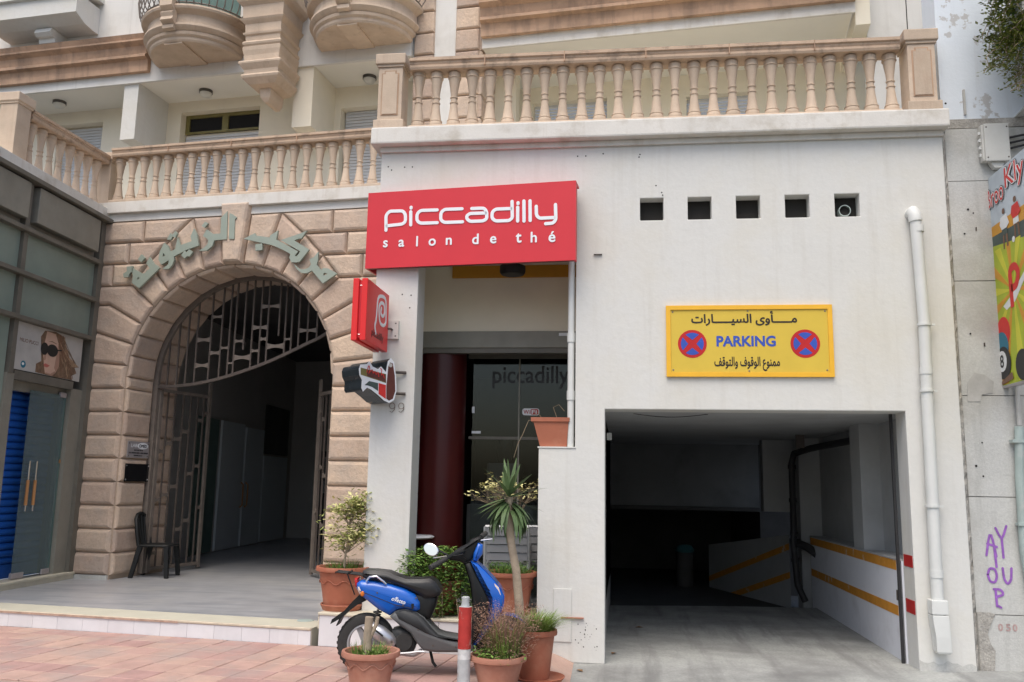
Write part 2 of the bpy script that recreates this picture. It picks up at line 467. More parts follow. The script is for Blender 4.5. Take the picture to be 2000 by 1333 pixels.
def arabic(s):
    out = []
    for i, c in enumerate(s):
        if c not in FORMS: out.append(c); continue
        p = s[i - 1] if i else ' '; n = s[i + 1] if i + 1 < len(s) else ' '
        jp = p in FORMS and FORMS[p][2]; jn = n in FORMS and FORMS[c][2]; k = FORMS[c]
        out.append(chr(k[3] if jp and jn else k[1] if jp else k[2] if jn else k[0]))
    return ''.join(reversed(out))

def text_mesh(name, s, mat, width=None, height=None, bold=0.0, depth=.002, shear=0.0):
    """letters as a mesh in the local xz plane, lower-left corner at the origin, facing -y; every outline is filled on its own so that overlapping strokes stay solid"""
    cu = bpy.data.curves.new(name, 'FONT'); cu.body = s; cu.size = 1; cu.resolution_u = 4; cu.shear = shear; cu.fill_mode = 'NONE'
    t = bpy.data.objects.new(name, cu); COL.objects.link(t)
    dg = bpy.context.evaluated_depsgraph_get(); me = bpy.data.meshes.new_from_object(t.evaluated_get(dg))
    bpy.data.objects.remove(t); bpy.data.curves.remove(cu)
    nxt = {}
    for e in me.edges: nxt.setdefault(e.vertices[0], []).append(e.vertices[1]); nxt.setdefault(e.vertices[1], []).append(e.vertices[0])
    seen = set(); loops = []
    for v0 in range(len(me.vertices)):
        if v0 in seen or v0 not in nxt: continue
        lp = [v0]; seen.add(v0)
        while True:
            c = [q for q in nxt[lp[-1]] if q not in seen]
            if not c: break
            q = (lp[-1] + 1) if (lp[-1] + 1) in c else c[0]
            lp.append(q); seen.add(q)
        if len(lp) > 2: loops.append([(me.vertices[i].co.x, me.vertices[i].co.y) for i in lp])
    bpy.data.meshes.remove(me)
    area = lambda l: sum(l[i - 1][0] * l[i][1] - l[i][0] * l[i - 1][1] for i in range(len(l))) / 2
    big = max(loops, key=lambda l: abs(area(l))); sg = 1 if area(big) > 0 else -1
    def inside(p, l):
        r = False
        for i in range(len(l)):
            (x0, y0), (x1, y1) = l[i - 1], l[i]
            if (y0 > p[1]) != (y1 > p[1]) and p[0] < (x1 - x0) * (p[1] - y0) / (y1 - y0) + x0: r = not r
        return r
    outs = [l for l in loops if area(l) * sg > 0]; hol = [l for l in loops if area(l) * sg <= 0]
    xs = [p[0] for l in outs for p in l]; ys = [p[1] for l in outs for p in l]
    x0, x1, y0, y1 = min(xs) - bold, max(xs) + bold, min(ys) - bold, max(ys) + bold
    sx = width / (x1 - x0) if width else None; sy = height / (y1 - y0) if height else None
    sx = sx or sy; sy = sy or sx
    offs = [(0, 0)] + ([(bold * math.cos(math.pi * k / 4), bold * math.sin(math.pi * k / 4)) for k in range(8)] if bold else [])   # fattened by overlapping faces, each a hair apart
    fn = lambda a, b, d: ((a - x0) * sx, d, (b - y0) * sy)
    mb = MB()
    for i, l in enumerate(outs):
        hs = [h for h in hol if inside(h[0], l)]
        g = [l] + hs; fl = [p for q in g for p in q]; n = len(fl); e = .00004 * (i % 5)
        tris = geometry.tessellate_polygon([[Vector((a, b, 0)) for a, b in q] for q in g])
        for oi_, (ox, oy) in enumerate(offs): mb.add([fn(a + ox, b + oy, -depth - e - .00003 * oi_) for a, b in fl], [tuple(q) for q in tris])
        for q in g:
            k = len(q); mb.add([fn(a, b, -depth - e) for a, b in q] + [fn(a, b, depth * .2) for a, b in q], [(j, (j + 1) % k, k + (j + 1) % k, k + j) for j in range(k)])
    return mb.build(name, mat, None)
# ---------------------------------------------------------------- frames
LROT = R(-5.94)
LO = (-7.278, 3.237, 0.0)                       # foot of the arch pier, origin of the arcade's own axes (u along it, v into it)
WROT = R(-87.64)
WO = (-7.93, 3.26, 0.0)                         # inner corner of shop wing and arcade (t towards the street, d out of the shop)
def LW(u, v, z=0.0):
    return (LO[0] + u * math.cos(LROT) - v * math.sin(LROT), LO[1] + u * math.sin(LROT) + v * math.cos(LROT), z)

# ---------------------------------------------------------------- ground
g = MB(); g.add([(-200, -200, -.08), (200, -200, -.08), (200, 200, -.08), (-200, 200, -.08)], [(0, 1, 2, 3)])
tag(g.build('road', 'asphalt', norm=False), 'dark asphalt road in front of the pavement', 'road', kind='structure')

PVO = (-2.98, -.21, 0)
pav = empty('pavement', PVO, LROT, 'pink paved footway with square pavers before the step', 'pavement', kind='structure')
base = MB(); base.box(-5.6, 2.42, -2.26, .02, -.07, .088); base.build('paver_bed', 'sand_joint', pav)
pm = MB().layers([([(.004, .004), (.306, .004), (.306, .306), (.004, .306)], -.03), ([(.004, .004), (.306, .004), (.306, .306), (.004, .306)], .0),
                  ([(.009, .009), (.301, .009), (.301, .301), (.009, .301)], .004)], lambda a, b, d: (a, b, d), cap0=False)
first = None
for i in range(-17, 8):
    for k in range(7):
        loc = (i * .31, -.315 - k * .31, .097 + random.uniform(-.0015, .0015)); rot = (random.uniform(-.006, .006), random.uniform(-.006, .006), 0)
        if first is None: first = pm.build('paver', 'paver', pav, loc=loc, rot=rot)
        else: place_copy(first, None, loc, rot)
# the pavement dips to the garage drive
rp = MB()
N = 10
for i in range(N + 1):
    x = -.54 + .27 * i / N + 0.0; z = .099 - .098 * (i / N) ** 1.3
    rp.v += [(x - .04, .0, z * (1 if i < N else .6)), (x + .01, -2.75, z)]
rp.f = [(2 * i, 2 * i + 1, 2 * i + 3, 2 * i + 2) for i in range(N)]; rp.mi = [0] * N
tag(rp.build('pavement_ramp', 'paver', smooth=True), 'pink edge of the footway sloping down to the garage drive', 'pavement', kind='structure')
kerb = empty('kerb', PVO, LROT, 'grey kerb stones along the edge of the footway', 'kerb', kind='structure')
ks = MB().box(0, .792, -.14, 0, -.1, .10).build('kerb_stone', 'kerb_stone', kerb, bevel=.012, loc=(-5.6, -2.265, 0))
for i in range(1, 10): place_copy(ks, None, (-5.6 + .8 * i, -2.265, random.uniform(-.003, .003)))

dr = MB()
def drz(x, y): return max(0, min(.09, .0215 * x)) + .006 * math.sin(x * 2.1 + y) * .6 - (.012 * max(0, -y - 1))
nx, ny = 26, 22
for j in range(ny + 1):
    for i in range(nx + 1):
        x = -.45 + 9.5 * i / nx; y = -4.2 + 8.7 * j / ny
        dr.v.append((x, y, drz(x, y)))
for j in range(ny):
    for i in range(nx):
        a = j * (nx + 1) + i; dr.f.append((a, a + 1, a + nx + 2, a + nx + 1)); dr.mi.append(0)
tag(dr.build('driveway', 'driveway', smooth=True), 'worn grey concrete drive running into the garage', 'driveway', kind='structure')
rm = MB(); rm.add([(-.1, 4.45, .0), (3.2, 4.45, .055), (3.2, 11.5, -1.7), (-.1, 11.5, -1.75), (-4, 4.45, 0), (-4, 11.5, -1.75)], [(0, 1, 2, 3), (4, 0, 3, 5)])
tag(rm.build('garage_ramp', 'driveway', norm=False), 'dark concrete ramp falling away inside the garage', 'ramp', kind='structure')

# ---------------------------------------------------------------- entrance step
st = empty('entrance_step', LO, LROT, 'tiled step and marble floor leading through the stone archway', 'step', kind='structure')
box('floor', 'floor_tile', -2.6, 4.6, -2.50, 10.5, .0, .27, st)
box('border', 'border_tile', -2.6, 4.632, -2.975, -2.502, .0, .268, st)
box('nosing', 'nosing', -2.6, 4.63, -3.0, -2.9752, .245, .272, st, bevel=.006)
box('worn_nosing', 'nosing_worn', -2.6, 3.1, -3.003, -2.99, .243, .262, st)
rt = MB().box(.001, .319, -.012, .002, .0, .145).build('riser_tile', 'riser_tile', st, bevel=.002, bseg=1, loc=(-2.55, -2.978, .098))
for i in range(1, 22): place_copy(rt, None, (-2.55 + .32 * i, -2.978, .098))
place_copy(rt, None, (4.49, -2.978, .098), None, (.43, 1, 1))

pf = empty('raised_platform', (-2.9, -.222, 0), LROT, 'low white tiled platform carrying the flower pots beside the pillar', 'platform', kind='structure')
box('core', 'riser_tile', 0.012, 2.2, .012, 1.1, .05, .405, pf)
box('coping', 'sill_marble', -.012, 2.21, -.015, 1.1, .4055, .432, pf, bevel=.005)
pt = MB().box(.002, .318, -.0, .011, .0, .303).build('riser_tile', 'riser_tile', pf, bevel=.002, bseg=1, loc=(.0, .0, .101))
for i in range(1, 7): place_copy(pt, None, (.32 * i, 0, .101))
box('side_trim', 'sill_marble', -.011, .0005, .0, 1.0, .27, .405, pf)

# floor drain
dm = MB().lathe([(0, .006), (.075, .006), (.085, .004), (.09, 0)], 24); dl = LW(-1.12, -2.35, .2705)
tag(dm.build('floor_drain', 'grey_pipe', smooth=True, loc=dl), 'small round metal cover in the floor by the shop sill', 'floor cover', 'round covers in the entrance floor')
tag(place_copy(bpy.data.objects['floor_drain'], None, LW(4.35, -2.55, .2705)), 'small round metal cover in the floor beside the platform', 'floor cover', 'round covers in the entrance floor')

# ---------------------------------------------------------------- white parking building
pb = empty('parking_building', (0, 0, 0), 0, 'white rendered building with a garage opening and a cafe front', 'building')
sq = [.378 + .507 * i for i in range(5)]
xs = [-2.525, -2.045, -.69, -.31, 0, 3.0, 3.52] + [a for q in sq for a in (q, q + .25)]
zs = [0, .43, 2.14, 2.552, 4.35, 4.592, 4.84, 5.5]
holes = [(-2.045, -.31, .43, 4.35), (-.69 - 1.355, -.69, 0, .43), (0, 3.0, 0, 2.552)] + [(q, q + .25, 4.592, 4.84) for q in sq]
# pillar stands on the platform; stepped parapet closes the lower right of the cafe opening
w = holed_wall(xs, zs, [(-2.045, -.69, 0, 4.35), (-.69, -.31, 2.14, 4.35), (0, 3.0, 0, 2.552)] + [(q, q + .25, 4.592, 4.84) for q in sq], 0, .34)
w.build('wall', 'white_wall', pb, bevel=.010)
box('side_wall', 'pale_plaster', -2.525, -2.425, .3402, 3.1, .28, 5.5, pb)
box('ledge', 'white_band', -2.62, 3.56, -.14, .4, 5.503, 5.70, pb, bevel=.02)
box('ledge_return', 'white_band', -2.62, -2.53, .4005, 2.9, 5.503, 5.70, pb)
box('ledge_shadow_gap', 'white_band', -2.53, 3.525, -.035, -.002, 5.44, 5.501, pb)
for i, q in enumerate(sq):
    box('vent_shade', 'hole_dark', q + .001, q + .249, .15, .16, 4.593, 4.839, pb)  # near-black sheet standing in for the shade deep inside each hole
# parapet cap
box('parapet_cap', 'white_wall', -.70, -.302, -.008, .345, 2.1402, 2.156, pb)
# small hatch in the parapet wall
box('meter_hatch', 'white_wall', -.52, -.335, -.012, -.001, .20, .72, pb, bevel=.003)
box('hatch_sill', 'terracotta_pale', -.44, -.21, -.03, -.001, .432, .444, pb)
# terrace floor
box('terrace_floor', 'cream_wall', -2.5, 3.52, .4005, 3.6, 5.45, 5.68, pb)

# fixing holes and scuffs left in the render
rng = random.Random(3)
def dot(x, z, r):
    MB().lathe([(0, -.0), (r, 0)], 8).build('fixing_hole', 'hole_dark', pb, loc=(x, -.0018, z), rot=(R(90), 0, 0))
for (x, z) in ((-2.44, 5.28), (-2.40, 5.24), (-2.25, 5.27), (-2.16, 5.27), (-1.55, 4.98), (-.30, 5.34), (-.21, 5.34), (-.02, 5.36), (.38, 5.34), (.37, 5.31), (.55, 4.98), (.61, 4.90), (.62, 4.87), (-2.22, 3.80), (-2.12, 3.79), (-2.13, 3.65), (-.04, 4.22)):
    dot(x, z, .0085)
for k in range(26):
    dot(-.19 + rng.gauss(0, .055), .30 + rng.gauss(0, .07) - .2 * rng.random() * 0, rng.uniform(.002, .0065))
MB().box(-.12, -.03, -.022, -.0022, 4.215, 4.221).build('bent_nail', 'iron', pb, rot=None)
# worn render at the foot of the right pier
ft = MB()
for i in range(13):
    t = i / 12; ft.v += [(3.0 + .52 * t, -.006, .055), (3.0 + .52 * t, -.004, .12 + .05 * rng.random())]
ft.f = [(2 * i, 2 * i + 1, 2 * i + 3, 2 * i + 2) for i in range(12)]; ft.mi = [0] * 12
ft.build('worn_plinth', 'concrete', pb)

# --- garage interior
box('garage_ceiling', 'garage_wall', -.13, 3.51, .3404, 5.95, 2.5525, 2.8, pb)
box('garage_ceiling', 'garage_wall', -3.6, 3.51, 5.951, 12, 2.5525, 2.8, pb)
box('right_wall', 'garage_wall', 3.22, 3.4, .342, 5.6, -2.0, 2.552, pb)
box('low_wall', 'low_wall_white', 2.985, 3.2198, .345, 4.75, -.02, 1.06, pb)
box('low_wall_top', 'garage_wall', 2.975, 3.2199, .345, 4.76, 1.0602, 1.075, pb)
for k, (z0, z1) in enumerate(((.955, 1.055), (.50, .60))):
    box('orange_stripe', 'orange_paint', 2.981, 2.9848, .52, 4.73, z0, z1, pb)
    box('red_stripe', 'red_paint', 2.996, 2.9998, .03, .30, (1.02, .575)[k], (1.135, .705)[k], pb)
box('pilaster', 'garage_wall', 2.99, 3.2196, 1.75, 2.2, 1.076, 2.552, pb)
box('pilaster', 'garage_wall', 2.90, 3.2196, 5.0, 5.4, -1.0, 2.552, pb)
box('cross_beam', 'garage_wall', 2.45, 3.4, 5.6, 5.9, 1.40, 2.552, pb)
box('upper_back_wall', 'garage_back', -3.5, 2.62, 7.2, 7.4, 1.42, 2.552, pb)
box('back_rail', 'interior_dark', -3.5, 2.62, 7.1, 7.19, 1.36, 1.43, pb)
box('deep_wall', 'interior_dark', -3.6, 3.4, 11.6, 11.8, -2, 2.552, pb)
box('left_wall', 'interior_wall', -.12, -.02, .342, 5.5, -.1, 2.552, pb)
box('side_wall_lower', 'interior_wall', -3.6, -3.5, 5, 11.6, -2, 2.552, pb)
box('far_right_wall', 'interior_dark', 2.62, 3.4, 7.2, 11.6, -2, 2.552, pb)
MB().add([(2.80, 5.45, -.3), (1.80, 8.2, -1.3), (1.80, 8.2, .70), (2.80, 5.45, 1.05), (3.2, 5.45, 1.05), (2.2, 8.2, .70)], [(0, 1, 2, 3), (3, 2, 5, 4)]).build('ramp_parapet', 'garage_wall', pb)
for z in (.92, .48):
    MB().add([(2.795, 5.447, z), (1.795, 8.197, z - .80), (1.795, 8.197, z - .90), (2.795, 5.447, z - .10)], [(0, 1, 2, 3)]).build('orange_stripe', 'orange_paint', pb)
box('door_track', 'dark_pipe', 2.945, 2.972, .345, .375, .03, 2.551, pb)
box('lock_plate', 'iron', 2.965, 2.9845, .42, .50, .66, .76, pb)
box('wall_socket', 'pvc', .005, .06, .9, 1.0, 2.28, 2.36, pb)
MB().tube([(.3 + .09 * i, .55, 2.552 - .035 * math.sin(math.pi * i / 9)) for i in range(10)], .004, 5).build('ceiling_cable', 'dark_pipe', pb)

pp = empty('garage_drain_pipe', (2.72, 4.7, 0), 0, 'dark drain pipe running down the pilaster inside the garage', 'pipe')
MB().tube([(.42, -2.2, 2.40), (.2, -.5, 2.36), (.06, .02, 2.30), (.03, .06, 2.15), (.03, .06, 1.15), (.0, -.02, .98), (.02, .0, .8), (.05, 0, .35), (.15, -.02, .12)], .048, 10).build('main_pipe', 'dark_pipe', pp, smooth=True)
MB().tube([(.03, .05, .98), (.18, -.15, .92), (.30, -.25, .82)], .06, 10).build('branch', 'dark_pipe', pp, smooth=True)
for z in (2.1, 1.6, 1.1, .72): MB().lathe([(.049, -.03), (.06, -.03), (.06, .03), (.049, .03)], 12).build('collar', 'dark_pipe', pp, loc=(.03, .05, z))
box('hanger', 'iron', -.02, .1, -.62, -.58, 2.36, 2.552, pp)

# teal light post deep in the dark ramp
tp = empty('ramp_post', (1.35, 8.2, -.9), 0, 'dim teal topped post deep inside the garage', 'post')
MB().lathe([(.16, 0), (.16, 1.45), (0, 1.45)], 12).build('shaft', 'interior_dark', tp, smooth=True)
MB().lathe([(.17, 1.451), (.19, 1.5), (.12, 1.58), (0, 1.6)], 12).build('cap', 'teal_paint', tp, smooth=True)

# --- cafe recess
box('recess_panel', 'cream_wall', -2.3, -.2, 1.0, 1.15, 3.56, 4.36, pb)
box('recess_side', 'cream_wall', -2.30, -2.26, .342, 1.0, .43, 4.36, pb)
box('recess_right', 'cream_wall', -.308, -.16, .342, 1.6, .43, 4.36, pb)
box('recess_ceiling', 'white_wall', -2.5, -.2, .342, 1.15, 4.362, 4.45, pb)
box('orange_board', 'orange_soffit', -1.86, -.312, .96, .999, 4.215, 4.36, pb)
box('shutter_box', 'bronze', -2.26, -.31, .98, 1.12, 3.36, 3.558, pb, bevel=.004)
box('shutter_slot', 'bronze_dark', -2.26, -.31, 1.0, 1.10, 3.30, 3.358, pb)
box('shutter_label', 'sign_white', -.56, -.38, .976, .9795, 3.50, 3.535, pb)
box('cafe_floor', 'floor_tile', -2.3, -.16, 1.16, 5.6, .15, .428, pb)
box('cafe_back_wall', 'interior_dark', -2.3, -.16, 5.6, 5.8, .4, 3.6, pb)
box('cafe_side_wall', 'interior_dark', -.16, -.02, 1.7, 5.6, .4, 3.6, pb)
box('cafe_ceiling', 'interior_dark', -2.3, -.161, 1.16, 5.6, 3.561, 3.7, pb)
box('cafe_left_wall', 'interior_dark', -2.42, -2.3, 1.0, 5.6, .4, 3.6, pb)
for a, b in ((-1.66, -1.09), (-1.07, -.32)):
    box('window_pane', 'cafe_glass', a, b, 1.5, 1.512, .46, 3.30, pb)
box('window_transom', 'bronze_dark', -1.70, -.31, 1.485, 1.53, 2.30, 2.335, pb)
box('window_stile', 'bronze', -1.088, -1.072, 1.48, 1.53, .44, 3.30, pb)
box('window_head', 'bronze_dark', -1.72, -.31, 1.47, 1.54, 3.302, 3.36, pb)
MB().lathe([(.30, .43), (.30, 3.36)], 36, (-2.02, 1.32, 0)).build('round_column', 'column_red', pb, smooth=True)
box('column_infill', 'column_red', -2.5, -2.2, 1.2, 1.3, .43, 3.36, pb)
box('door_plate', 'sign_white', -1.66, -1.55, 1.478, 1.484, 2.37, 2.40, pb)
box('switch', 'sign_white', -1.665, -1.632, 1.478, 1.484, 2.62, 2.70, pb)
# coffee machine and jars glimpsed behind the glass
cm = empty('coffee_counter', (-1.35, 3.2, .43), 0, 'pale coffee machine on a counter behind the cafe glass', 'counter')
box('counter', 'interior_wall', -.6, .7, -.3, .3, 0, 1.05, cm)
box('machine', 'plaque_steel', -.35, .12, -.2, .2, 1.052, 1.62, cm, bevel=.03)
MB().lathe([(.10, 1.63), (.13, 1.78), (.12, 1.95), (0, 1.97)], 14, (-.12, 0, 0)).build('hopper', 'cup_case', cm, smooth=True)
# writing on the cafe glass
for s, x, z, wd, mt, h in (('piccadilly', -1.42, 2.93, .95, 'faint_letter', .28),):
    o = text_mesh('window_lettering', s, mt, wd, h, .01, .0008); o.parent = pb; o.location = (x, 1.497, z)
ws = empty('wifi_sticker', (-1.04, 1.496, 2.60), 0, 'red and white wireless internet sticker on the cafe window', 'sticker')
def rrect(x0, x1, z0, z1, r, n=5):
    out = []
    for cx, cz, a in ((x1 - r, z1 - r, 0), (x0 + r, z1 - r, 90), (x0 + r, z0 + r, 180), (x1 - r, z0 + r, 270)):
        for k in range(n + 1):
            an = R(a + 90 * k / n); out.append((cx + r * math.cos(an), cz + r * math.sin(an)))
    return out
MB().prism(rrect(0, .21, 0, .085, .03), XZ, 0, .001).build('backing', 'sign_white', ws)
MB().prism(rrect(.10, .20, .008, .077, .02), XZ, -.0012, -.0002).build('red_field', 'wifi_red', ws)
o = text_mesh('letters', 'Wi', 'wifi_red', .075, .05, .02, .0006); o.parent = ws; o.location = (.015, -.001, .016)
o = text_mesh('letters', 'Fi', 'sign_white', .065, .05, .02, .0006); o.parent = ws; o.location = (.115, -.002, .016)

# downpipe in the cafe opening
cp = empty('cafe_downpipe', (-.36, .06, 0), 0, 'slim white downpipe in the corner of the cafe opening', 'pipe')
MB().tube([(0, 0, 2.157), (0, 0, 4.3)], .036, 12).build('tube', 'pvc', cp, smooth=True)
for z in (2.70, 3.32): MB().lathe([(.036, -.05), (.044, -.05), (.044, .05), (.036, .05)], 12).build('coupling', 'pvc', cp, loc=(0, 0, z), smooth=True)
sp = empty('loudspeaker', (-1.08, .62, 4.16), 0, 'round black loudspeaker tucked under the red fascia sign', 'loudspeaker')
MB().lathe([(0, 0), (.13, .0), (.15, .03), (.15, .1)], 20).build('housing', 'speaker_black', sp, smooth=True)
MB().lathe([(0, -.003), (.11, -.003)], 20).build('mesh_cover', 'plastic_dark', sp)
# ---------------------------------------------------------------- arcade building with the rusticated arch
ab = empty('arcade_building', LO, LROT, 'sandy stone fronted building with round archway, terrace and rounded balconies', 'building')
LF = lambda a, b, d: (a, -d, b)
CU, RA, ZS = 1.64, 1.70, 3.28
UL, UR = -.74, 4.15
arc = [(CU + RA * math.cos(R(180 - 180 * k / 32)), ZS + RA * math.sin(R(180 - 180 * k / 32))) for k in range(33)]
body = [(UL - .25, .2), (CU - RA, .2)] + arc + [(CU + RA, .2), (UR + .6, .2), (UR + .6, 5.87), (UL - .25, 5.87)]
MB().prism(body, XZ, 0.0, 1.30).build('arch_wall', 'joint', ab)
box('plain_band', 'pale_plaster', UL, UR + .3, -.03, -.0015, 5.75, 5.868, ab)

stones = []
def stone(poly, cham=.05, proud=.06):
    stones.append(pillow(poly, LF, .007, cham, proud).build('stone', 'stone', ab, smooth=False))
rows = [.33, .655, 1.0, 1.345, 1.695, 2.045, 2.39, 2.745, 3.10]
UE = CU - RA
UE2 = CU + RA
for z0, z1 in zip(rows, rows[1:]):
    stone([(UL, z0), (UE, z0), (UE, z1), (UL, z1)])
    stone([(UE2, z0), (UR, z0), (UR, z1), (UE2, z1)])
box('plinth', 'concrete', UL, UE - .01, -.035, -.001, .26, .332, ab)
box('plinth', 'concrete', UE2 + .01, UR, -.035, -.001, .26, .332, ab)
JA = [5.625 + 11.25 * k for k in range(8)]
def ip(j, s): a = R(90 + s * JA[j]); return (CU - 0 + RA * math.cos(a), ZS + RA * math.sin(a))
def radz(j, s, z): return (CU - s * (z - ZS) * math.tan(R(JA[j])), z)
def radu(j, s, u): return (u, ZS + abs(u - CU) / math.tan(R(JA[j])))
stone([ip(0, 1), ip(0, -1), radz(0, -1, 5.94), radz(0, 1, 5.94)], .05, .125)
tz = {1: 5.74, 2: 5.39, 3: 5.05, 4: 4.70, 5: 4.40}
for s in (1, -1):
    ed = UL if s == 1 else UR
    T = {j: radz(j, s, tz[j]) for j in tz}
    stone([ip(0, s), ip(1, s), T[1], radz(0, s, 5.74)])
    stone([ip(1, s), ip(2, s), T[2], T[1]]); stone([ip(2, s), ip(3, s), T[3], T[2]]); stone([ip(3, s), ip(4, s), T[4], T[3]])
    stone([ip(4, s), ip(5, s), T[5], (ed, 4.40), (ed, 4.70), T[4]])
    stone([ip(5, s), ip(6, s), radu(6, s, ed), (ed, 4.40), T[5]])
    stone([ip(6, s), ip(7, s), radu(7, s, ed), radu(6, s, ed)])
    stone([ip(7, s), (CU - s * RA, 3.28), (CU - s * RA, 3.10), (ed, 3.10), radu(7, s, ed)])
    for (z0, z1, ja, jb, sp) in ((5.39, 5.74, 2, 1, .05), (5.05, 5.39, 3, 2, -.19), (4.70, 5.05, 4, 3, -.45)):
        m = sp if s == 1 else 2 * CU - sp
        stone([(ed, z0), (m, z0), (m, z1), (ed, z1)]); stone([(m, z0), T[ja], T[jb], (m, z1)])
# stones lining the passage: jambs and intrados, outside and inside the gate
for va, vb in ((.004, .63), (.74, 1.29)):
    for z0, z1 in zip(rows[:-1] + [3.10], rows[1:] + [3.28]):
        stones.append(pillow([(va, z0), (vb, z0), (vb, z1), (va, z1)], lambda a, b, d: (UE + d, a, b), .006, .045, .05).build('jamb_stone', 'stone', ab))
    for k in range(16):
        a0, a1 = 11.25 * k, 11.25 * (k + 1)
        stones.append(pillow([(a0 * RA * math.pi / 180, va), (a1 * RA * math.pi / 180, va), (a1 * RA * math.pi / 180, vb), (a0 * RA * math.pi / 180, vb)],
                             lambda a, b, d: (CU - (RA - d) * math.cos(a / RA), b, ZS + (RA - d) * math.sin(a / RA)), .006, .045, .05).build('arch_stone', 'stone', ab))

# --- passage behind the gate
pas = empty('passage', (0, 0, 0), 0, parent=ab)
LWL = [(-.06, 1.302), (-.85, 1.305), (-2.45, 10.2)]
MB().add([(-.06, 1.303, .27), (-.85, 1.303, .27), (-.85, 1.303, 5.6), (-.06, 1.303, 5.6), (-2.5, 10.3, .27), (-2.5, 10.3, 5.6)], [(0, 1, 2, 3), (1, 4, 5, 2)]).build('left_wall', 'interior_wall', pas)
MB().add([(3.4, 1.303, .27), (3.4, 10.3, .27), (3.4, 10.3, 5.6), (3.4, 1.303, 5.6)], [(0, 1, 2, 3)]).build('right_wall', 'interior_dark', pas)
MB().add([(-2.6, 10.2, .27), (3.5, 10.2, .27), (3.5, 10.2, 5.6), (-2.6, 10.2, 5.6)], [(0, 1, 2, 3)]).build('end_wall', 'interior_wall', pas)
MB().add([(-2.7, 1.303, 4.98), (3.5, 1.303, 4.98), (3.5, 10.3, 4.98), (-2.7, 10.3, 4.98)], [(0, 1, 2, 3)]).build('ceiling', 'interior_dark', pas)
def pw(s, d, z):     # along the left passage wall
    ux, uy = -1.65, 8.995; l = math.hypot(ux, uy); ux /= l; uy /= l
    return (-.85 + ux * s + uy * d, 1.305 + uy * s - ux * d, z)
def panel(name, s0, s1, z0, z1, d, mat):
    mb = MB(); q = [pw(s0, .01, z0), pw(s1, .01, z0), pw(s1, .01, z1), pw(s0, .01, z1), pw(s0, d, z0), pw(s1, d, z0), pw(s1, d, z1), pw(s0, d, z1)]
    mb.add(q, [(0, 1, 2, 3), (7, 6, 5, 4), (0, 4, 5, 1), (1, 5, 6, 2), (2, 6, 7, 3), (3, 7, 4, 0)]); return mb.build(name, mat, pas)
panel('glazed_door', 3.9, 5.25, .29, 3.0, .06, 'corridor_white')
panel('glazed_door', 5.38, 6.6, .29, 2.95, .06, 'corridor_white')
panel('white_panel', 6.72, 8.6, .29, 2.35, .05, 'corridor_white')
panel('side_glass', 2.6, 3.75, .29, 3.0, .04, 'green_glass')
panel('dark_upper_panel', 6.72, 8.6, 2.4, 3.6, .04, 'interior_dark')
for s in (5.16, 5.46): 
    h = MB().tube([pw(s, .075, 1.15), pw(s, .13, 1.2), pw(s, .13, 1.65), pw(s, .075, 1.7)], .018, 8); h.build('door_handle', 'wood_handle', pas, smooth=True)
for u in (-1.55, -.55, .5):
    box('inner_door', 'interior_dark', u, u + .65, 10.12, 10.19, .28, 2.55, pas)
    box('inner_door_panel', 'interior_wall', u + .1, u + .55, 10.10, 10.119, 1.45, 2.4, pas)

# --- terrace and upper storey
box('terrace_ledge', 'white_band', UL - .05, UR + .55, -.10, 1.6, 5.8705, 6.05, ab, bevel=.008)
VB, ZC = 1.60, 8.50
wins = [(-3.22, -2.25, 6.1, 8.26), (-.62, .95, 6.1, 8.30), (2.5, 3.6, 6.1, 8.12)]
xs = [-6.0, 5.6] + [a for w_ in wins for a in w_[:2]]
holed_wall(xs, [6.05, 6.1, 8.12, 8.26, 8.30, ZC], wins, VB, VB + .25).build('terrace_wall', 'cream_wall', ab)
box('slab_soffit', 'soffit_plaster', -6.0, 4.08, .75, 4, ZC, ZC + .1, ab)
box('fascia', 'pale_plaster', -6.0, 4.08, .70, .7495, ZC - .02, 12.5, ab)
for (a, b, z1) in ((-3.22, -2.25, 8.26), (-.62, .95, 7.94), (2.5, 3.6, 8.12)):
    wnd = empty('roller_shutter', (0, 0, 0), 0, parent=ab)
    box('shutter_box', 'cream_wall', a, b, VB + .2, VB + .249, 6.1, 8.30, wnd)
    sl = MB().box(.02, b - a - .02, 0, .014, .004, .052).build('slat', 'shutter_white', wnd, loc=(a, VB + .16, 6.1), bevel=.004, bseg=1)
    n = int((z1 - 6.1) / .056)
    for k in range(1, n): place_copy(sl, None, (a, VB + .16, 6.1 + .056 * k))
dw = empty('dark_transom', (0, 0, 0), 0, parent=ab)
box('opening', 'dark_void', -.60, .93, VB + .185, VB + .1995, 7.94, 8.30, dw)
for a, b, c, d in ((-.62, .95, 8.24, 8.30), (-.62, .95, 7.94, 7.98), (-.62, -.54, 7.98, 8.24), (.12, .24, 7.98, 8.24), (.87, .95, 7.98, 8.24)):
    box('sash', 'cup_olive', a, b, VB + .155, VB + .184, c, d, dw)
box('fin', 'white_wall', -1.18, -.90, .7505, VB, 7.48, ZC - .001, ab)
box('fin', 'cream_wall', 2.04, 2.38, .7505, VB, 7.45, ZC - .001, ab)

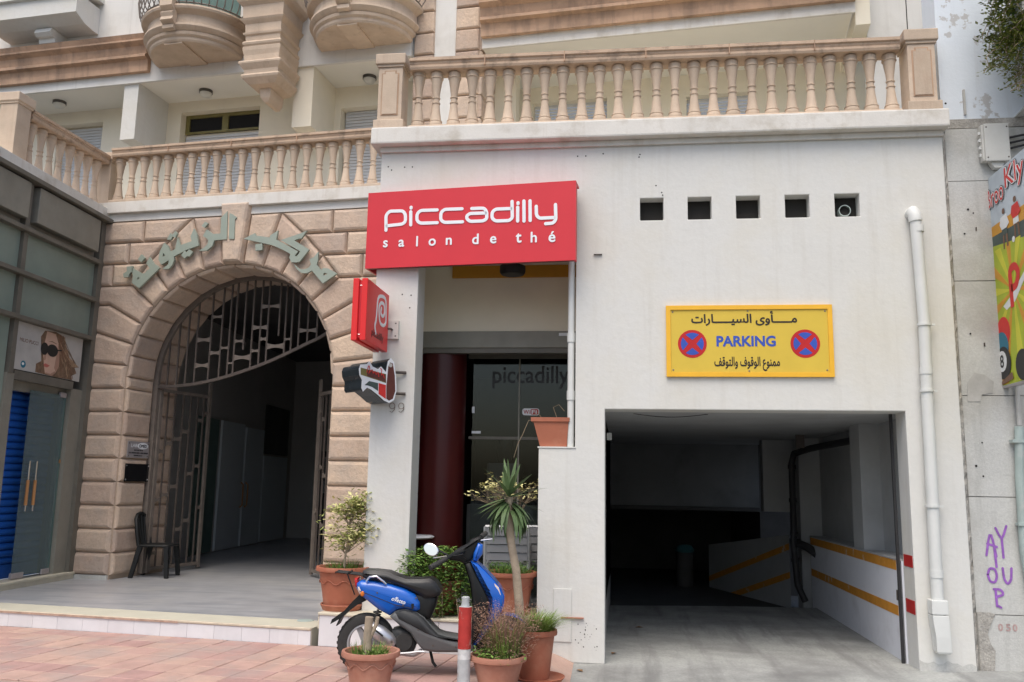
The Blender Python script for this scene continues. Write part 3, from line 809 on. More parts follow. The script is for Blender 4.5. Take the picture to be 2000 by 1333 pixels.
def moulding(name, u0, u1, parent, mat='cast_stone_dark', zb=8.64):
    prof = [(.70, zb), (.62, zb), (.615, zb + .10), (.60, zb + .20), (.52, zb + .22), (.52, zb + .26), (.56, zb + .29), (.53, zb + .42), (.44, zb + .47), (.44, zb + .50), (.48, zb + .515), (.45, zb + .58), (.44, zb + .60), (.70, zb + .60)]
    mb = MB(); n = len(prof); rings = []
    for u in (u0, u1): mb.v += [(u, v, z) for v, z in prof]
    mb.f = [tuple(range(n)), tuple(range(n, 2 * n))[::-1]] + [(i, (i + 1) % n, n + (i + 1) % n, n + i) for i in range(n)]; mb.mi = [0] * len(mb.f)
    return mb.build(name, mat, parent)
moulding('cornice', -6.0, -.66, ab)
# small window balcony on the upper storey
wb = empty('window_balcony', (0, 0, 0), 0, parent=ab)
MB().prism([(.12, 9.58), (.12, 9.88), (.06, 9.89), (.06, 9.93), (.699, 9.93), (.699, 9.46), (.55, 9.46), (.36, 9.48)], lambda a, b, d: (d, a, b), -3.62, -1.78).build('trough', 'white_wall', wb)
MB().prism([(.699, 9.459), (.33, 9.459), (.30, 9.38), (.36, 9.33), (.42, 9.32), (.44, 9.25), (.50, 9.22), (.54, 9.16), (.699, 9.13)], lambda a, b, d: (d, a, b), -2.75, -2.42).build('bracket', 'white_wall', wb)
box('upper_trough', 'white_wall', -3.7, -1.72, .10, .699, 10.03, 10.12, wb)
box('opening', 'dark_void', -3.4, -2.0, .68, .6995, 9.935, 10.025, wb)

# rounded balconies
def balcony(cu):
    b = empty('round_balcony', (cu, .70, 0), 0, parent=ab)
    prof = [(0.01, 8.70), (.78, 8.70), (.80, 8.73), (.80, 8.77), (.84, 8.80), (.85, 8.84), (.83, 8.86), (.87, 8.885), (.905, 8.93), (.90, 8.965), (.865, 8.985), (.855, 9.13), (.89, 9.16), (.95, 9.19), (.965, 9.225), (.95, 9.26), (0.01, 9.26)]
    MB().lathe(prof, 40, a0=math.pi, a1=2 * math.pi).build('bowl', 'cast_stone', b, smooth=True, angle=25)
    MB().prism([(-.90, 8.93), (-.99, 8.98), (-.97, 9.04), (-1.0, 9.10), (-.95, 9.15), (-1.03, 9.2), (-1.03, 9.34), (-.86, 9.34), (-.86, 8.9)], lambda a, z, d: (d, a, z), -.11, .11).build('scroll', 'cast_stone', b)
    MB().prism([(-.86, 8.84), (-.93, 8.86), (-.93, 8.92), (-.86, 8.92)], lambda a, z, d: (d, a, z), -.10, .10).build('scroll', 'cast_stone', b)
    box('soffit_rib', 'cast_stone', -.16, .16, -.76, -.01, 8.672, 8.699, b)
    for k in range(2): 
        MB().tube([(.93 * math.cos(math.pi + math.pi * i / 24), .93 * math.sin(math.pi + math.pi * i / 24), 9.30 + .75 * k) for i in range(25)], .013, 6).build('rail', 'iron_light', b, smooth=True)
    bar = MB().tube([(.93, 0, 9.26), (1.0, 0, 9.36), (1.03, 0, 9.55), (.97, 0, 9.85), (.93, 0, 10.05)], .010, 6).build('bar', 'iron_light', b, smooth=True, rot=(0, 0, math.pi + .05))
    for k in range(1, 26): place_copy(bar, None, None, (0, 0, math.pi + .05 + (math.pi - .1) * k / 25))
    box('window', 'green_glass', -.7, .7, -.02, -.005, 9.27, 11.5, b)
    box('window_dark', 'dark_void', -.7, .7, -.0045, -.002, 9.27, 11.5, b)
balcony(.29); balcony(3.30)

# stepped console hanging between the balconies
lv = [(7.72, .04), (7.78, .085), (7.84, .10), (7.93, .105), (7.955, .25), (8.0, .30), (8.04, .345), (8.075, .36), (8.10, .345), (8.115, .315), (8.18, .325), (8.22, .36), (8.265, .395), (8.29, .40), (8.31, .385),
      (8.325, .33), (8.42, .335), (8.50, .355), (8.56, .36), (8.575, .335), (8.60, .36), (8.63, .37), (8.655, .35), (8.67, .325), (8.75, .33), (8.77, .36), (8.80, .37), (8.815, .335), (8.95, .345), (9.0, .40), (9.03, .42), (9.05, .38), (9.25, .39), (9.30, .46), (9.36, .50), (9.40, .50), (9.8, .50)]
rings = []
cons = MB()
for z, h in lv: 
    h *= .92; vf = .36 - h * .9
    rings.append(([(1.80 - h, vf), (1.80 + h, vf), (1.80 + h, max(vf + .02, .699)), (1.80 - h, max(vf + .02, .699))], z))
cons.layers(rings, lambda a, b, d: (a, b, d)).build('console', 'cast_stone', ab)

# soffit lamps (hang from the slab: things of their own)
lamps = []
for i, (u, v, lab) in enumerate(((.08, 1.25, 'round soffit lamp between the two rounded balconies'), (-2.84, 1.15, 'round soffit lamp over the terrace nearest the shop wing'), (3.13, 1.3, 'round soffit lamp beside the corner balustrade post'))):
    lm = empty('ceiling_lamp', LW(u, v, ZC), 0, lab, 'lamp', 'round lamps under the terrace soffit')
    MB().lathe([(0, -.001), (.115, -.001), (.115, -.05), (.0, -.05)], 20).build('ring', 'lamp_ring', lm, smooth=True)
    MB().lathe([(.105, -.051), (.10, -.08), (.07, -.115), (0, -.13)], 20).build('globe', 'lamp_glass', lm, smooth=True)

# --- upper floor over the garage: rusticated pier, back wall, overhang
VR = 2.25
wins = [(5.75, 7.02, 5.8, 8.22), (8.33, 9.42, 5.8, 8.12)]
holed_wall([5.0, 11.25] + [a for w_ in wins for a in w_[:2]], [5.69, 5.8, 8.12, 8.22, ZC], wins, VR, VR + .25).build('rear_terrace_wall', 'cream_wall', ab)
for (a, b, c, z1) in wins:
    wnd = empty('roller_shutter', (0, 0, 0), 0, parent=ab)
    sl = MB().box(.0, b - a, 0, .014, .004, .052).build('slat', 'shutter_white', wnd, loc=(a, VR + .14, 5.8), bevel=.004, bseg=1)
    for k in range(1, int((z1 - 5.8) / .056) + 1): place_copy(sl, None, (a, VR + .14, 5.8 + .056 * k))
box('overhang_soffit', 'soffit_plaster', 5.25, 10.72, .745, 2.6, ZC, ZC + .1, ab)
box('overhang_band', 'white_band', 5.25, 10.75, .70, .7445, ZC - .02, 8.66, ab)
moulding('cornice', 5.25, 10.75, ab)
box('overhang_wall', 'cast_stone_dark', 5.25, 10.75, .60, .699, 9.2405, 9.6, ab)
box('overhang_end', 'cream_wall', 10.752, 10.95, .74, 2.6, 8.3, 12, ab)
box('corner_wall', 'pale_plaster', 10.95, 12.6, 1.05, 1.4, 5.5, 12, ab)
box('corner_crack', 'hole_dark', 11.49, 11.502, 1.046, 1.0495, 5.5, 12, ab)
box('pier_return', 'pale_plaster', 4.02, 4.139, .80, 1.6, 8.4, 12, ab)
box('pier_core', 'pale_plaster', 4.14, 5.19, .78, 1.7, 5.70, 12, ab)
for k in range(14):
    z0 = 6.26 + .372 * k - .372; z1 = z0 + .372
    for (a, b) in ((4.10, 4.45), (4.79, 5.20)):
        pillow([(a, z0), (b, z0), (b, z1), (a, z1)], lambda p, q, d: (p, .779 - d, q), .006, .03, .05).build('stone', 'stone', ab)
    pillow([(.76, z0), (1.22, z0), (1.22, z1), (.76, z1)], lambda p, q, d: (5.191 + d, p, q), .006, .03, .05).build('stone', 'stone', ab)
    pillow([(1.24, z0), (1.70, z0), (1.70, z1), (1.24, z1)], lambda p, q, d: (5.191 + d, p, q), .006, .03, .05).build('stone', 'stone', ab)

# ---------------------------------------------------------------- balustrades
BP = [(0.06, 0), (.076, .004), (.080, .03), (.075, .058), (.070, .070), (.075, .073), (.075, .082), (.066, .088), (.058, .13), (.049, .20), (.042, .27), (.039, .30), (.047, .303), (.047, .315), (.038, .319), (.037, .365), (.046, .369), (.046, .381),
      (.038, .386), (.041, .43), (.050, .50), (.059, .56), (.066, .60), (.068, .616), (.077, .620), (.077, .633), (.070, .638), (.074, .665), (.071, .69), (.058, .70)]
balu_src = None
def rail_prof(z): return [(-.12, z), (.12, z), (.13, z + .025), (.13, z + .05), (.115, z + .055), (.125, z + .075), (.125, z + .09), (.145, z + .10), (.145, z + .135), (-.145, z + .135), (-.145, z + .10), (-.125, z + .09), (-.125, z + .075), (-.115, z + .055), (-.13, z + .05), (-.13, z + .025)]
def balustrade(loc, rz, x0, x1, xs, zb, label, posts=(), h=.70, sc=1.0, joints=()):
    global balu_src
    b = empty('balustrade', loc, rz, label, 'balustrade', 'turned stone balustrades along the terraces')
    box('base_rail', 'cast_stone', x0, x1, -.115, .115, zb, zb + .045, b, bevel=.012)
    mb = MB(); pr = rail_prof(zb + .045 + h); n = len(pr)
    for u in (x0, x1): mb.v += [(u, y, z) for y, z in pr]
    mb.f = [tuple(range(n)), tuple(range(n, 2 * n))[::-1]] + [(i, (i + 1) % n, n + (i + 1) % n, n + i) for i in range(n)]; mb.mi = [0] * len(mb.f)
    mb.build('hand_rail', 'rail_stone', b)
    for j in joints:
        box('rail_joint', 'cast_stone_dark', j - .006, j + .006, -.1465, .1465, zb + .045 + h + .02, zb + .045 + h + .137, b)
    for x in xs:
        if balu_src is None: balu_src = MB().lathe(BP, 16).build('baluster', 'cast_stone', b, smooth=True, angle=35, loc=(x, 0, zb + .045))
        else:
            c = place_copy(balu_src, b, (x + random.uniform(-.004, .004), random.uniform(-.005, .005), zb + .045), (random.uniform(-.008, .008), random.uniform(-.008, .008), random.random() * 6))
            k_ = sc * random.uniform(.975, 1.02); c.scale = (k_, k_, h / .70)
    for (p0, p1, zt) in posts:
        m = (p0 + p1) / 2; hw = (p1 - p0) / 2
        box('post_base', 'cast_stone', p0 - .01, p1 + .01, -hw - .01, hw + .01, zb - .002, zb + .10, b, bevel=.01)
        box('post_shaft', 'cast_stone', p0 + .025, p1 - .025, -hw + .025, hw - .025, zb + .1005, zt - .155, b, bevel=.008)
        # sunk panel on the street face with notched corners
        a, c_, e = p0 + .065, p1 - .065, .03
        pz0, pz1 = zb + .16, zt - .20
        MB().prism([(a, pz0), (c_, pz0), (c_, pz1 - e), (c_ - e, pz1 - e), (c_ - e, pz1), (a + e, pz1), (a + e, pz1 - e), (a, pz1 - e)], XZ, -hw + .0235, -hw + .019).build('post_panel', 'cast_stone_dark', b)
        q = inset([(a, pz0), (c_, pz0), (c_, pz1 - e), (c_ - e, pz1 - e), (c_ - e, pz1), (a + e, pz1), (a + e, pz1 - e), (a, pz1 - e)], .014)
        MB().prism(q, XZ, -hw + .0185, -hw + .012).build('post_panel', 'cast_stone', b)
        box('post_neck', 'cast_stone', p0 + .01, p1 - .01, -hw + .01, hw - .01, zt - .1545, zt - .125, b)
        box('post_cap', 'cast_stone', p0 - .01, p1 + .01, -hw - .01, hw + .01, zt - .1245, zt, b, bevel=.012)
    return b
balustrade((0, .06, 0), 0, -2.22, 3.13, [-2.13 + .2072 * i for i in range(26)], 5.702, 'long stone balustrade on the ledge above the garage and cafe', posts=((-2.60, -2.27, 6.60), (3.17, 3.50, 6.61)), h=.665, joints=(-1.35, -.45, .45, 1.35, 2.25))
balustrade(LW(0, .03), LROT, -.62, 4.0, [-.53 + .2165 * i for i in range(21)], 6.052, 'shorter stone balustrade directly above the stone archway', posts=(), h=.715, sc=1.05, joints=(.4, 1.5, 2.6))
# ---------------------------------------------------------------- iron gate in the arch
gt = empty('arch_gate', LO, LROT, 'brown iron gate with bow-tie plates filling the stone archway', 'gate')
GV, GR = .69, 1.655
CURVE = [(-.01, 3.20), (.4, 3.21), (.776, 3.254), (1.139, 3.328), (1.523, 3.438), (1.929, 3.573), (2.329, 3.743), (2.593, 3.865), (2.777, 3.937), (3.02, 4.10), (3.15, 4.17)]
def curve_z(u):
    for (a, b), (c, d) in zip(CURVE, CURVE[1:]):
        if a <= u <= c: return b + (d - b) * (u - a) / (c - a)
    return CURVE[-1][1]
fr = MB(); pts = [(CU - GR, .30)] + [(CU - GR * math.cos(math.pi * k / 40), ZS + GR * math.sin(math.pi * k / 40)) for k in range(41)] + [(CU + GR, .30)]
ribbon(pts, .085, lambda a, b, d: (a, d, b), GV - .03, GV + .03, mb=fr, round_ends=False).build('arch_frame', 'iron_light', gt)
ribbon(CURVE, .045, lambda a, b, d: (a, d, b), GV - .02, GV + .02, round_ends=False).build('sweeping_rail', 'iron', gt)
for u in (.173, .334, .493, .652, .896, 1.081, 1.223, 1.322, 1.477, 1.617, 1.756, 1.881, 2.074, 2.183, 2.293, 2.415, 2.564, 2.72, 2.88, 3.02):
    zt = ZS + math.sqrt(max(.01, GR ** 2 - (u - CU) ** 2)) - .03
    zb = curve_z(u)
    if u in (1.477, 2.074): zb += .35
    box('bar', 'iron', u - .012, u + .012, GV - .012, GV + .012, zb, zt, gt)
def bowtie(a, b, c, d):   # u0, z1, u1, z0
    m = (b + d) / 2; h = (b - d) / 2; n = 8
    top = [(a + (c - a) * k / n, b - h * .55 * math.sin(math.pi * k / n)) for k in range(n + 1)]
    bot = [(c - (c - a) * k / n, d + h * .55 * math.sin(math.pi * k / n)) for k in range(n + 1)]
    return top + bot
for q in ((.652, 3.995, .896, 3.90), (.896, 3.775, 1.081, 3.69), (.66, 3.58, .888, 3.49), (1.081, 3.84, 1.223, 3.78), (1.223, 3.59, 1.322, 3.54), (1.322, 3.95, 1.477, 3.88), (1.322, 3.705, 1.617, 3.60), (1.617, 3.79, 1.756, 3.72), (1.617, 4.17, 1.881, 4.08), (1.756, 3.98, 1.881, 3.90), (1.881, 3.875, 2.183, 3.77), (2.183, 3.96, 2.293, 3.90), (2.415, 4.1, 2.72, 4.02), (.896, 4.35, 1.081, 4.28), (1.756, 4.5, 2.074, 4.42)):
    MB().prism(bowtie(*q), lambda a, b, d: (a, d, b), GV - .008, GV + .008).build('plate', 'iron_light', gt)
# open leaves
def leaf(px, pv, dx, dv, length, zt, name):
    lf = empty(name, (px, pv, 0), math.atan2(dv, dx), parent=gt)
    for x in (0, length): box('stile', 'iron_light', x - .03, x + .03, -.02, .02, .30, zt + (.0 if x == 0 else .25), lf)
    for z in (.34, zt - .02): box('rail', 'iron_light', .03, length - .03, -.015, .015, z, z + .05, lf)
    bars = [length * t for t in (.14, .28, .45, .6, .75, .88)]
    for x in bars: box('bar', 'iron', x - .011, x + .011, -.011, .011, .392, zt - .02, lf)
    rg = random.Random(5)
    al = [.03] + bars + [length - .03]
    for k in range(16):
        i = k % (len(al) - 1); z = .55 + (zt - .8) * ((k * .382) % 1.0)
        MB().prism(bowtie(al[i], z + .10, al[i + 1], z), lambda a, b, d: (a, d, b), -.007, .007).build('plate', 'iron_light', lf)
leaf(.04, .76, .13, 1.15, 1.18, 3.15, 'gate_leaf')
leaf(3.24, .76, -.82, .80, 1.15, 3.15, 'gate_leaf')

# ---------------------------------------------------------------- lettering over the arch
ARABIC = {
'alef':([(1.595, 5.726), (1.629, 5.714), (1.696, 5.667), (1.671, 5.641), (1.681, 5.341), (1.613, 5.346)],None),
'lam_zain':([(1.451, 5.669), (1.537, 5.751), (1.558, 5.343), (1.351, 5.335), (1.322, 5.241), (1.239, 5.18), (1.139, 5.179), (1.207, 5.214), (1.258, 5.265), (1.267, 5.33), (1.229, 5.375), (1.173, 5.405), (1.219, 5.49), (1.331, 5.414), (1.465, 5.418), (1.459, 5.636)],None),
'dot1':([(1.138, 5.565), (1.181, 5.615), (1.219, 5.597), (1.176, 5.545)],None),
'yatawaw':([(0.999, 5.506), (1.047, 5.428), (1.085, 5.263), (0.907, 5.211), (0.672, 5.107), (0.689, 5.052), (0.666, 4.977), (0.612, 4.919), (0.54, 4.922), (0.612, 4.979), (0.616, 5.066), (0.485, 4.995), (0.437, 5.062), (0.444, 5.182), (0.504, 5.311), (0.555, 5.276), (0.613, 5.164), (0.71, 5.214), (0.731, 5.377), (0.777, 5.266), (0.922, 5.303), (0.986, 5.322), (0.96, 5.41)],[(0.493, 5.104), (0.499, 5.169), (0.536, 5.124)]),
'nunta':([(0.443, 4.931), (0.399, 4.889), (0.128, 4.638), (0.005, 4.719), (0.014, 4.817), (-0.023, 4.939), (0.073, 4.891), (0.163, 4.844), (0.211, 4.847), (0.299, 4.931), (0.23, 5.016), (0.271, 5.091), (0.34, 5.001), (0.404, 4.965)],[(0.08, 4.76), (0.094, 4.803), (0.133, 4.78)]),
'dot2':([(0.826, 5.117), (0.868, 5.174), (0.901, 5.14), (0.944, 5.193), (0.994, 5.158), (0.952, 5.1), (0.909, 5.113), (0.877, 5.076)],None),
'dot3':([(0.557, 5.385), (0.598, 5.46), (0.631, 5.431), (0.679, 5.489), (0.705, 5.466), (0.68, 5.412), (0.637, 5.431), (0.6, 5.378)],None),
'dot4':([(0.078, 5.088), (0.121, 5.147), (0.174, 5.101), (0.124, 5.048)],None),
'dot5':([(-0.161, 4.856), (-0.098, 4.898), (-0.111, 4.964), (-0.026, 4.972), (-0.014, 4.905), (-0.066, 4.88), (-0.084, 4.82), (-0.151, 4.817)],None),
'kafba':([(1.877, 5.328), (2.027, 5.391), (2.041, 5.358), (2.288, 5.314), (2.297, 5.351), (2.395, 5.41), (2.375, 5.283), (2.486, 5.23), (2.74, 5.087), (2.699, 5.041), (2.712, 5.004), (2.751, 5.013), (2.801, 5.095), (2.488, 5.273), (2.779, 5.354), (2.855, 5.387), (2.789, 5.295), (2.755, 5.297), (2.657, 5.265), (2.916, 5.111), (2.783, 4.943), (2.728, 4.935), (2.661, 4.943), (2.629, 5.002), (2.642, 5.065), (2.491, 5.145), (2.329, 5.216), (2.168, 5.256)],None),
'dot6':([(2.062, 5.223), (2.153, 5.23), (2.158, 5.15), (2.068, 5.143)],None),
'mimra':([(2.714, 4.883), (2.791, 4.812), (2.869, 4.804), (2.944, 4.827), (2.985, 4.883), (2.958, 4.957), (3.023, 4.986), (3.069, 5.046), (3.069, 4.952), (3.051, 4.875), (3.133, 4.783), (3.175, 4.813), (3.241, 4.805), (3.375, 4.733), (3.176, 4.606), (2.995, 4.804), (2.915, 4.766), (2.838, 4.769), (2.757, 4.829)],[(3.181, 4.709), (3.174, 4.74), (3.2, 4.75), (3.245, 4.733)]),
}
def holed_letter(outer, hole, fn, d0, d1):
    mb = MB(); loops = [outer] + ([hole] if hole else [])
    flat = [p for l in loops for p in l]; n = len(flat)
    tris = geometry.tessellate_polygon([[Vector((a, b, 0)) for a, b in l] for l in loops])
    mb.add([fn(a, b, d0) for a, b in flat] + [fn(a, b, d1) for a, b in flat], [tuple(t) for t in tris] + [tuple(n + i for i in t) for t in tris])
    o = 0
    for l in loops:
        k = len(l)
        mb.add([fn(a, b, d0) for a, b in l] + [fn(a, b, d1) for a, b in l], [(i, (i + 1) % k, k + (i + 1) % k, k + i) for i in range(k)])
    return mb
al = empty('arch_lettering', LO, LROT, 'grey green metal Arabic letters curved over the stone archway', 'lettering')
for k, (o_, h_) in ARABIC.items():
    o_ = inset(o_, -.010)
    holed_letter(o_, h_, lambda a, b, d: (a, d, b), -.145, -.105).build('letter_dot' if k.startswith('dot') else 'letter', 'kufic_metal', al, norm=True)
    cx = sum(p[0] for p in o_) / len(o_); cz = sum(p[1] for p in o_) / len(o_)
    MB().tube([(cx, -.106, cz), (cx, -.0, cz)], .008, 6).build('pin', 'iron', al)

# ---------------------------------------------------------------- plaques on the arch jamb
pl = empty('name_plaque', LW(-.018, .10, 2.06), LROT + R(90), 'small steel doctor plaque with oval badge on the arch jamb', 'plaque')
PZ = lambda a, b, d: (a, d, b)
MB().box(0, .52, -.014, -.002, 0, .25).build('plate', 'plaque_steel', pl)
MB().prism([(.36 + .13 * math.cos(2 * math.pi * k / 24), .185 + .05 * math.sin(2 * math.pi * k / 24)) for k in range(24)], PZ, -.0165, -.0145).build('badge', 'sign_white', pl)
o = text_mesh('letters', 'LAB', 'sign_white', .14, .055, .01, .0006); o.parent = pl; o.location = (.08, -.0155, .16)
o = text_mesh('letters', 'OMED', 'print_black', .19, .05, .03, .0006); o.parent = pl; o.location = (.265, -.0175, .16)
rgp = random.Random(2)
for z, wd in ((.105, .2), (.065, .44), (.025, .2)):       # lines of print too fine to read: letter-sized dashes
    x = .26 - wd / 2; pr = MB()
    while x < .26 + wd / 2:
        q = rgp.uniform(.012, .02); pr.box(x, x + q, -.0152, -.0142, z, z + .022); x += q + rgp.choice((.004, .004, .012))
    pr.build('small_print', 'print_black', pl)
for a, b in ((.03, .22), (.49, .22), (.03, .03), (.49, .03)): MB().lathe([(.011, 0), (.009, .006), (0, .007)], 8).build('screw', 'iron', pl, loc=(a, -.014, b), rot=(R(90), 0, 0))
p2 = empty('black_plaque', LW(-.018, .09, 1.70), LROT + R(90), 'glossy black plaque below the steel plaque on the arch jamb', 'plaque')
MB().box(0, .58, -.016, -.002, 0, .27).build('plate', 'plaque_black', p2, bevel=.003)
for a, b in ((.03, .24), (.55, .24), (.03, .03), (.55, .03)): MB().lathe([(.012, 0), (.010, .006), (0, .007)], 8).build('screw', 'chrome', p2, loc=(a, -.016, b), rot=(R(90), 0, 0))

# ---------------------------------------------------------------- shop wing with bronze cladding
sw = empty('shop_wing', WO, WROT, 'bronze clad shop wing with blue shutter beside the stone arch', 'building')
TE = 4.2
box('back_wall', 'interior_dark', .0, TE, -.6, -.35, .36, 5.74, sw)
box('sill', 'sill_marble', -.06, TE, -.25, .045, .335, .372, sw, bevel=.006)
box('sill_riser', 'sill_marble', -.04, TE, -.3, .025, .26, .3345, sw)
box('ledge', 'white_band', -.75, TE, -.9, .04, 5.78, 5.955, sw, bevel=.008)
box('drip', 'bronze_dark', -.02, TE, -.3, .13, 5.715, 5.779, sw, bevel=.006)
box('upper_backing', 'bronze', .0, TE, -.12, -.06, 5.08, 5.714, sw)
cass = [(.24, 1.77), (1.97, 3.5)]
for a, b in cass: box('raised_panel', 'bronze', a, b, -.058, .07, 5.19, 5.69, sw, bevel=.006)
box('corner_post', 'bronze_dark', -.0, .14, -.28, .03, .372, 5.714, sw)
box('jamb', 'bronze', .1405, .43, -.20, -.03, .372, 3.05, sw)
for z in (5.02, 4.42, 3.82): box('mullion_rail', 'bronze_dark', .14, TE, -.14, .075, z, z + .06, sw, bevel=.004)
for z0, z1 in ((4.48, 5.02), (3.88, 4.42)):
    for a, b in ((.145, 1.85), (1.95, 3.9)): box('glazed_panel', 'panel_glass', a, b, -.08, -.03, z0, z1, sw)
box('vertical_mullion', 'bronze_dark', 1.855, 1.945, -.10, .02, 3.10, 5.714, sw)
box('vertical_mullion', 'bronze', 1.80, 1.96, -.12, .0, .372, 3.0995, sw)
box('poster_head', 'bronze_dark', .44, 1.80, -.20, .0, 3.03, 3.15, sw)
box('side_panel', 'panel_glass', 1.97, 3.9, -.08, -.03, .40, 3.82, sw)
box('lintel_pocket', 'bronze', .43, 1.80, -.22, -.12, 2.90, 3.0295, sw)
sh = empty('roller_shutter', (0, 0, 0), 0, parent=sw)
slp = MB().prism([(0, .0), (.022, .008), (.038, .03), (.038, .055), (.02, .084), (0, .094)], lambda a, b, d: (d, -.30 + a, b), .44, 1.80)
sl = slp.build('slat', 'shutter_blue', sh, loc=(0, 0, .56))
for k in range(1, 25): place_copy(sl, None, (0, 0, .56 + .0975 * k))
box('bottom_bar', 'shutter_blue', .44, 1.80, -.31, -.27, .374, .558, sh)
gd = empty('glass_door', (0, 0, 0), 0, parent=sw)
box('pane', 'door_glass', .50, 1.30, -.085, -.075, .42, 2.93, gd)
box('edge_strip', 'green_glass', .44, .54, -.10, -.09, .42, 2.95, gd)
for a, b, z in ((.48, .66, .385), (1.06, 1.32, .385), (.48, .62, 2.90)): box('patch_fitting', 'plaque_steel', a, b, -.10, -.06, z, z + .075, gd, bevel=.004)
for t in (1.24, 1.08):
    hd = empty('door_handle', (t, -.02, 1.28), 0, parent=gd)
    MB().tube([(0, 0, 0), (0, 0, .68)], .012, 8).build('steel_bar', 'chrome', hd, smooth=True)
    MB().tube([(0, 0, .08), (0, 0, .42)], .021, 10).build('wooden_grip', 'wood_handle', hd, smooth=True)
    for z in (.06, .5): MB().tube([(0, 0, z), (0, -.06, z)], .008, 6).build('standoff', 'chrome', hd)
box('lock', 'wood_handle', .452, .47, -.088, -.07, 1.95, 2.0, gd)

balustrade((WO[0] + .999 * -.19, WO[1] + .041 * -.19, 0), WROT + R(-4.6), -.05, 1.72, [.10 + .21 * i for i in range(8)], 5.957, 'short stone balustrade running over the bronze shop wing', posts=((1.74, 2.06, 6.98), (-.38, -.06, 6.93)), h=.72)

# poster in the shop window
ps = empty('window_poster', (0, 0, 0), 0, 'pale poster of a woman in round black sunglasses above the shop door', 'poster')
ps.location = (WO[0], WO[1], 0); ps.rotation_euler = (0, 0, WROT)
# poster plane: t runs towards the street, so the picture's own left is at large t
PT0, PT1, PZ0, PZ1 = .27, 1.80, 3.165, 3.815
def PP(a, b, d): return (PT1 - a * (PT1 - PT0), -.02 + d, PZ0 + b * (PZ1 - PZ0))
def flat(name, pts, mat, d): MB().prism(pts, PP, d, d + .0012).build(name, mat, ps)
flat('sheet', [(0, 0), (1, 0), (1, 1), (0, 1)], 'print_grey', 0)
flat('hair', [(.30, .02), (.30, .2), (.37, .28), (.35, .55), (.33, .8), (.38, .95), (.55, .99), (.68, .93), (.74, .7), (.80, .5), (.97, .33), (.90, .3), (.94, .18), (.86, .1), (.88, .01), (.6, .0)], 'hair_print', .002)
flat('hair_lock', [(.68, .92), (.74, .7), (.80, .5), (.97, .33), (.85, .3), (.72, .5), (.66, .8)], 'hair_light', .004)
flat('face', [(.41, .95), (.54, .94), (.60, .75), (.63, .5), (.64, .25), (.60, .1), (.54, .0), (.44, .03), (.42, .15), (.40, .3), (.385, .42), (.39, .7)], 'skin_print', .0056)
flat('cheek_shade', [(.60, .75), (.63, .5), (.64, .25), (.60, .1), (.57, .2), (.585, .45)], 'skin_shade', .0072)
flat('lips', [(.405, .22), (.43, .25), (.47, .235), (.50, .22), (.46, .17), (.42, .175)], 'lip_print', .0072)
rgh = random.Random(9)
for k in range(34):
    x0_ = rgh.uniform(.52, .70); y0_ = rgh.uniform(.80, .97); dx_ = rgh.uniform(.08, .27); ey = rgh.uniform(.02, .45)
    ribbon([(x0_, y0_), (x0_ + dx_ * .35, y0_ * .6 + ey * .4), (min(.97, x0_ + dx_), ey)], rgh.uniform(.006, .014), PP, .0046 + .00004 * k, .0050 + .00004 * k, round_ends=False).build('hair_strand', rgh.choice(('hair_light', 'hair_print', 'print_brown')), ps)
flat('nose_shade', [(.405, .44), (.425, .47), (.43, .34), (.41, .31), (.395, .33)], 'skin_shade', .0072)
flat('brow', [(.44, .735), (.50, .765), (.57, .735), (.57, .72), (.50, .745)], 'hair_print', .0072)
flat('jaw_shade', [(.44, .03), (.54, .0), (.60, .1), (.58, .12), (.52, .045), (.45, .06)], 'skin_shade', .0076)
for cx, w_ in ((.395, .055), (.515, .085)): flat('lens', [(cx + w_ * math.cos(2 * math.pi * k / 24), .56 + .135 * math.sin(2 * math.pi * k / 24)) for k in range(24)], 'print_black', .009)
flat('temple_arm', [(.58, .60), (.66, .63), (.66, .60), (.58, .57)], 'print_black', .009)
flat('badge', [(.12 + .035 * math.cos(2 * math.pi * k / 20), .13 + .075 * math.sin(2 * math.pi * k / 20)) for k in range(20)], 'print_teal', .002)
flat('badge_mark', [(.115 + .016 * math.cos(2 * math.pi * k / 16), .14 + .03 * math.sin(2 * math.pi * k / 16)) for k in range(16)], 'print_white', .0036)
o = text_mesh('lettering', 'MILIO PUCCI', 'print_brown', .40, .05, .0, .0006); o.parent = ps; o.rotation_euler = (0, 0, R(180)); o.location = (PT1 - .06, -.0175, 3.55)

# ---------------------------------------------------------------- grey neighbour building
nb = empty('concrete_building', (0, 0, 0), 0, 'grey concrete neighbour with purple graffiti next to the white wall', 'building')
zj = [-.1, .60, 1.72, 2.72, 3.90, 4.97, 5.55]
for k, (a, b) in enumerate(zip(zj, zj[1:])):
    box('wall_panel', 'concrete', 3.572, 8.0, .065 + .002 * (k % 2), .5, a + .004, b - .004, nb)
box('joint_backing', 'mortar', 3.53, 8.0, .10, .5, -.1, 5.56, nb)
box('upper_wall', 'peeling_paint', 3.57, 8.0, .12, .5, 5.66, 11, nb)
box('lintel_band', 'mortar', 3.56, 8.0, .08, .5, 5.5605, 5.6595, nb)
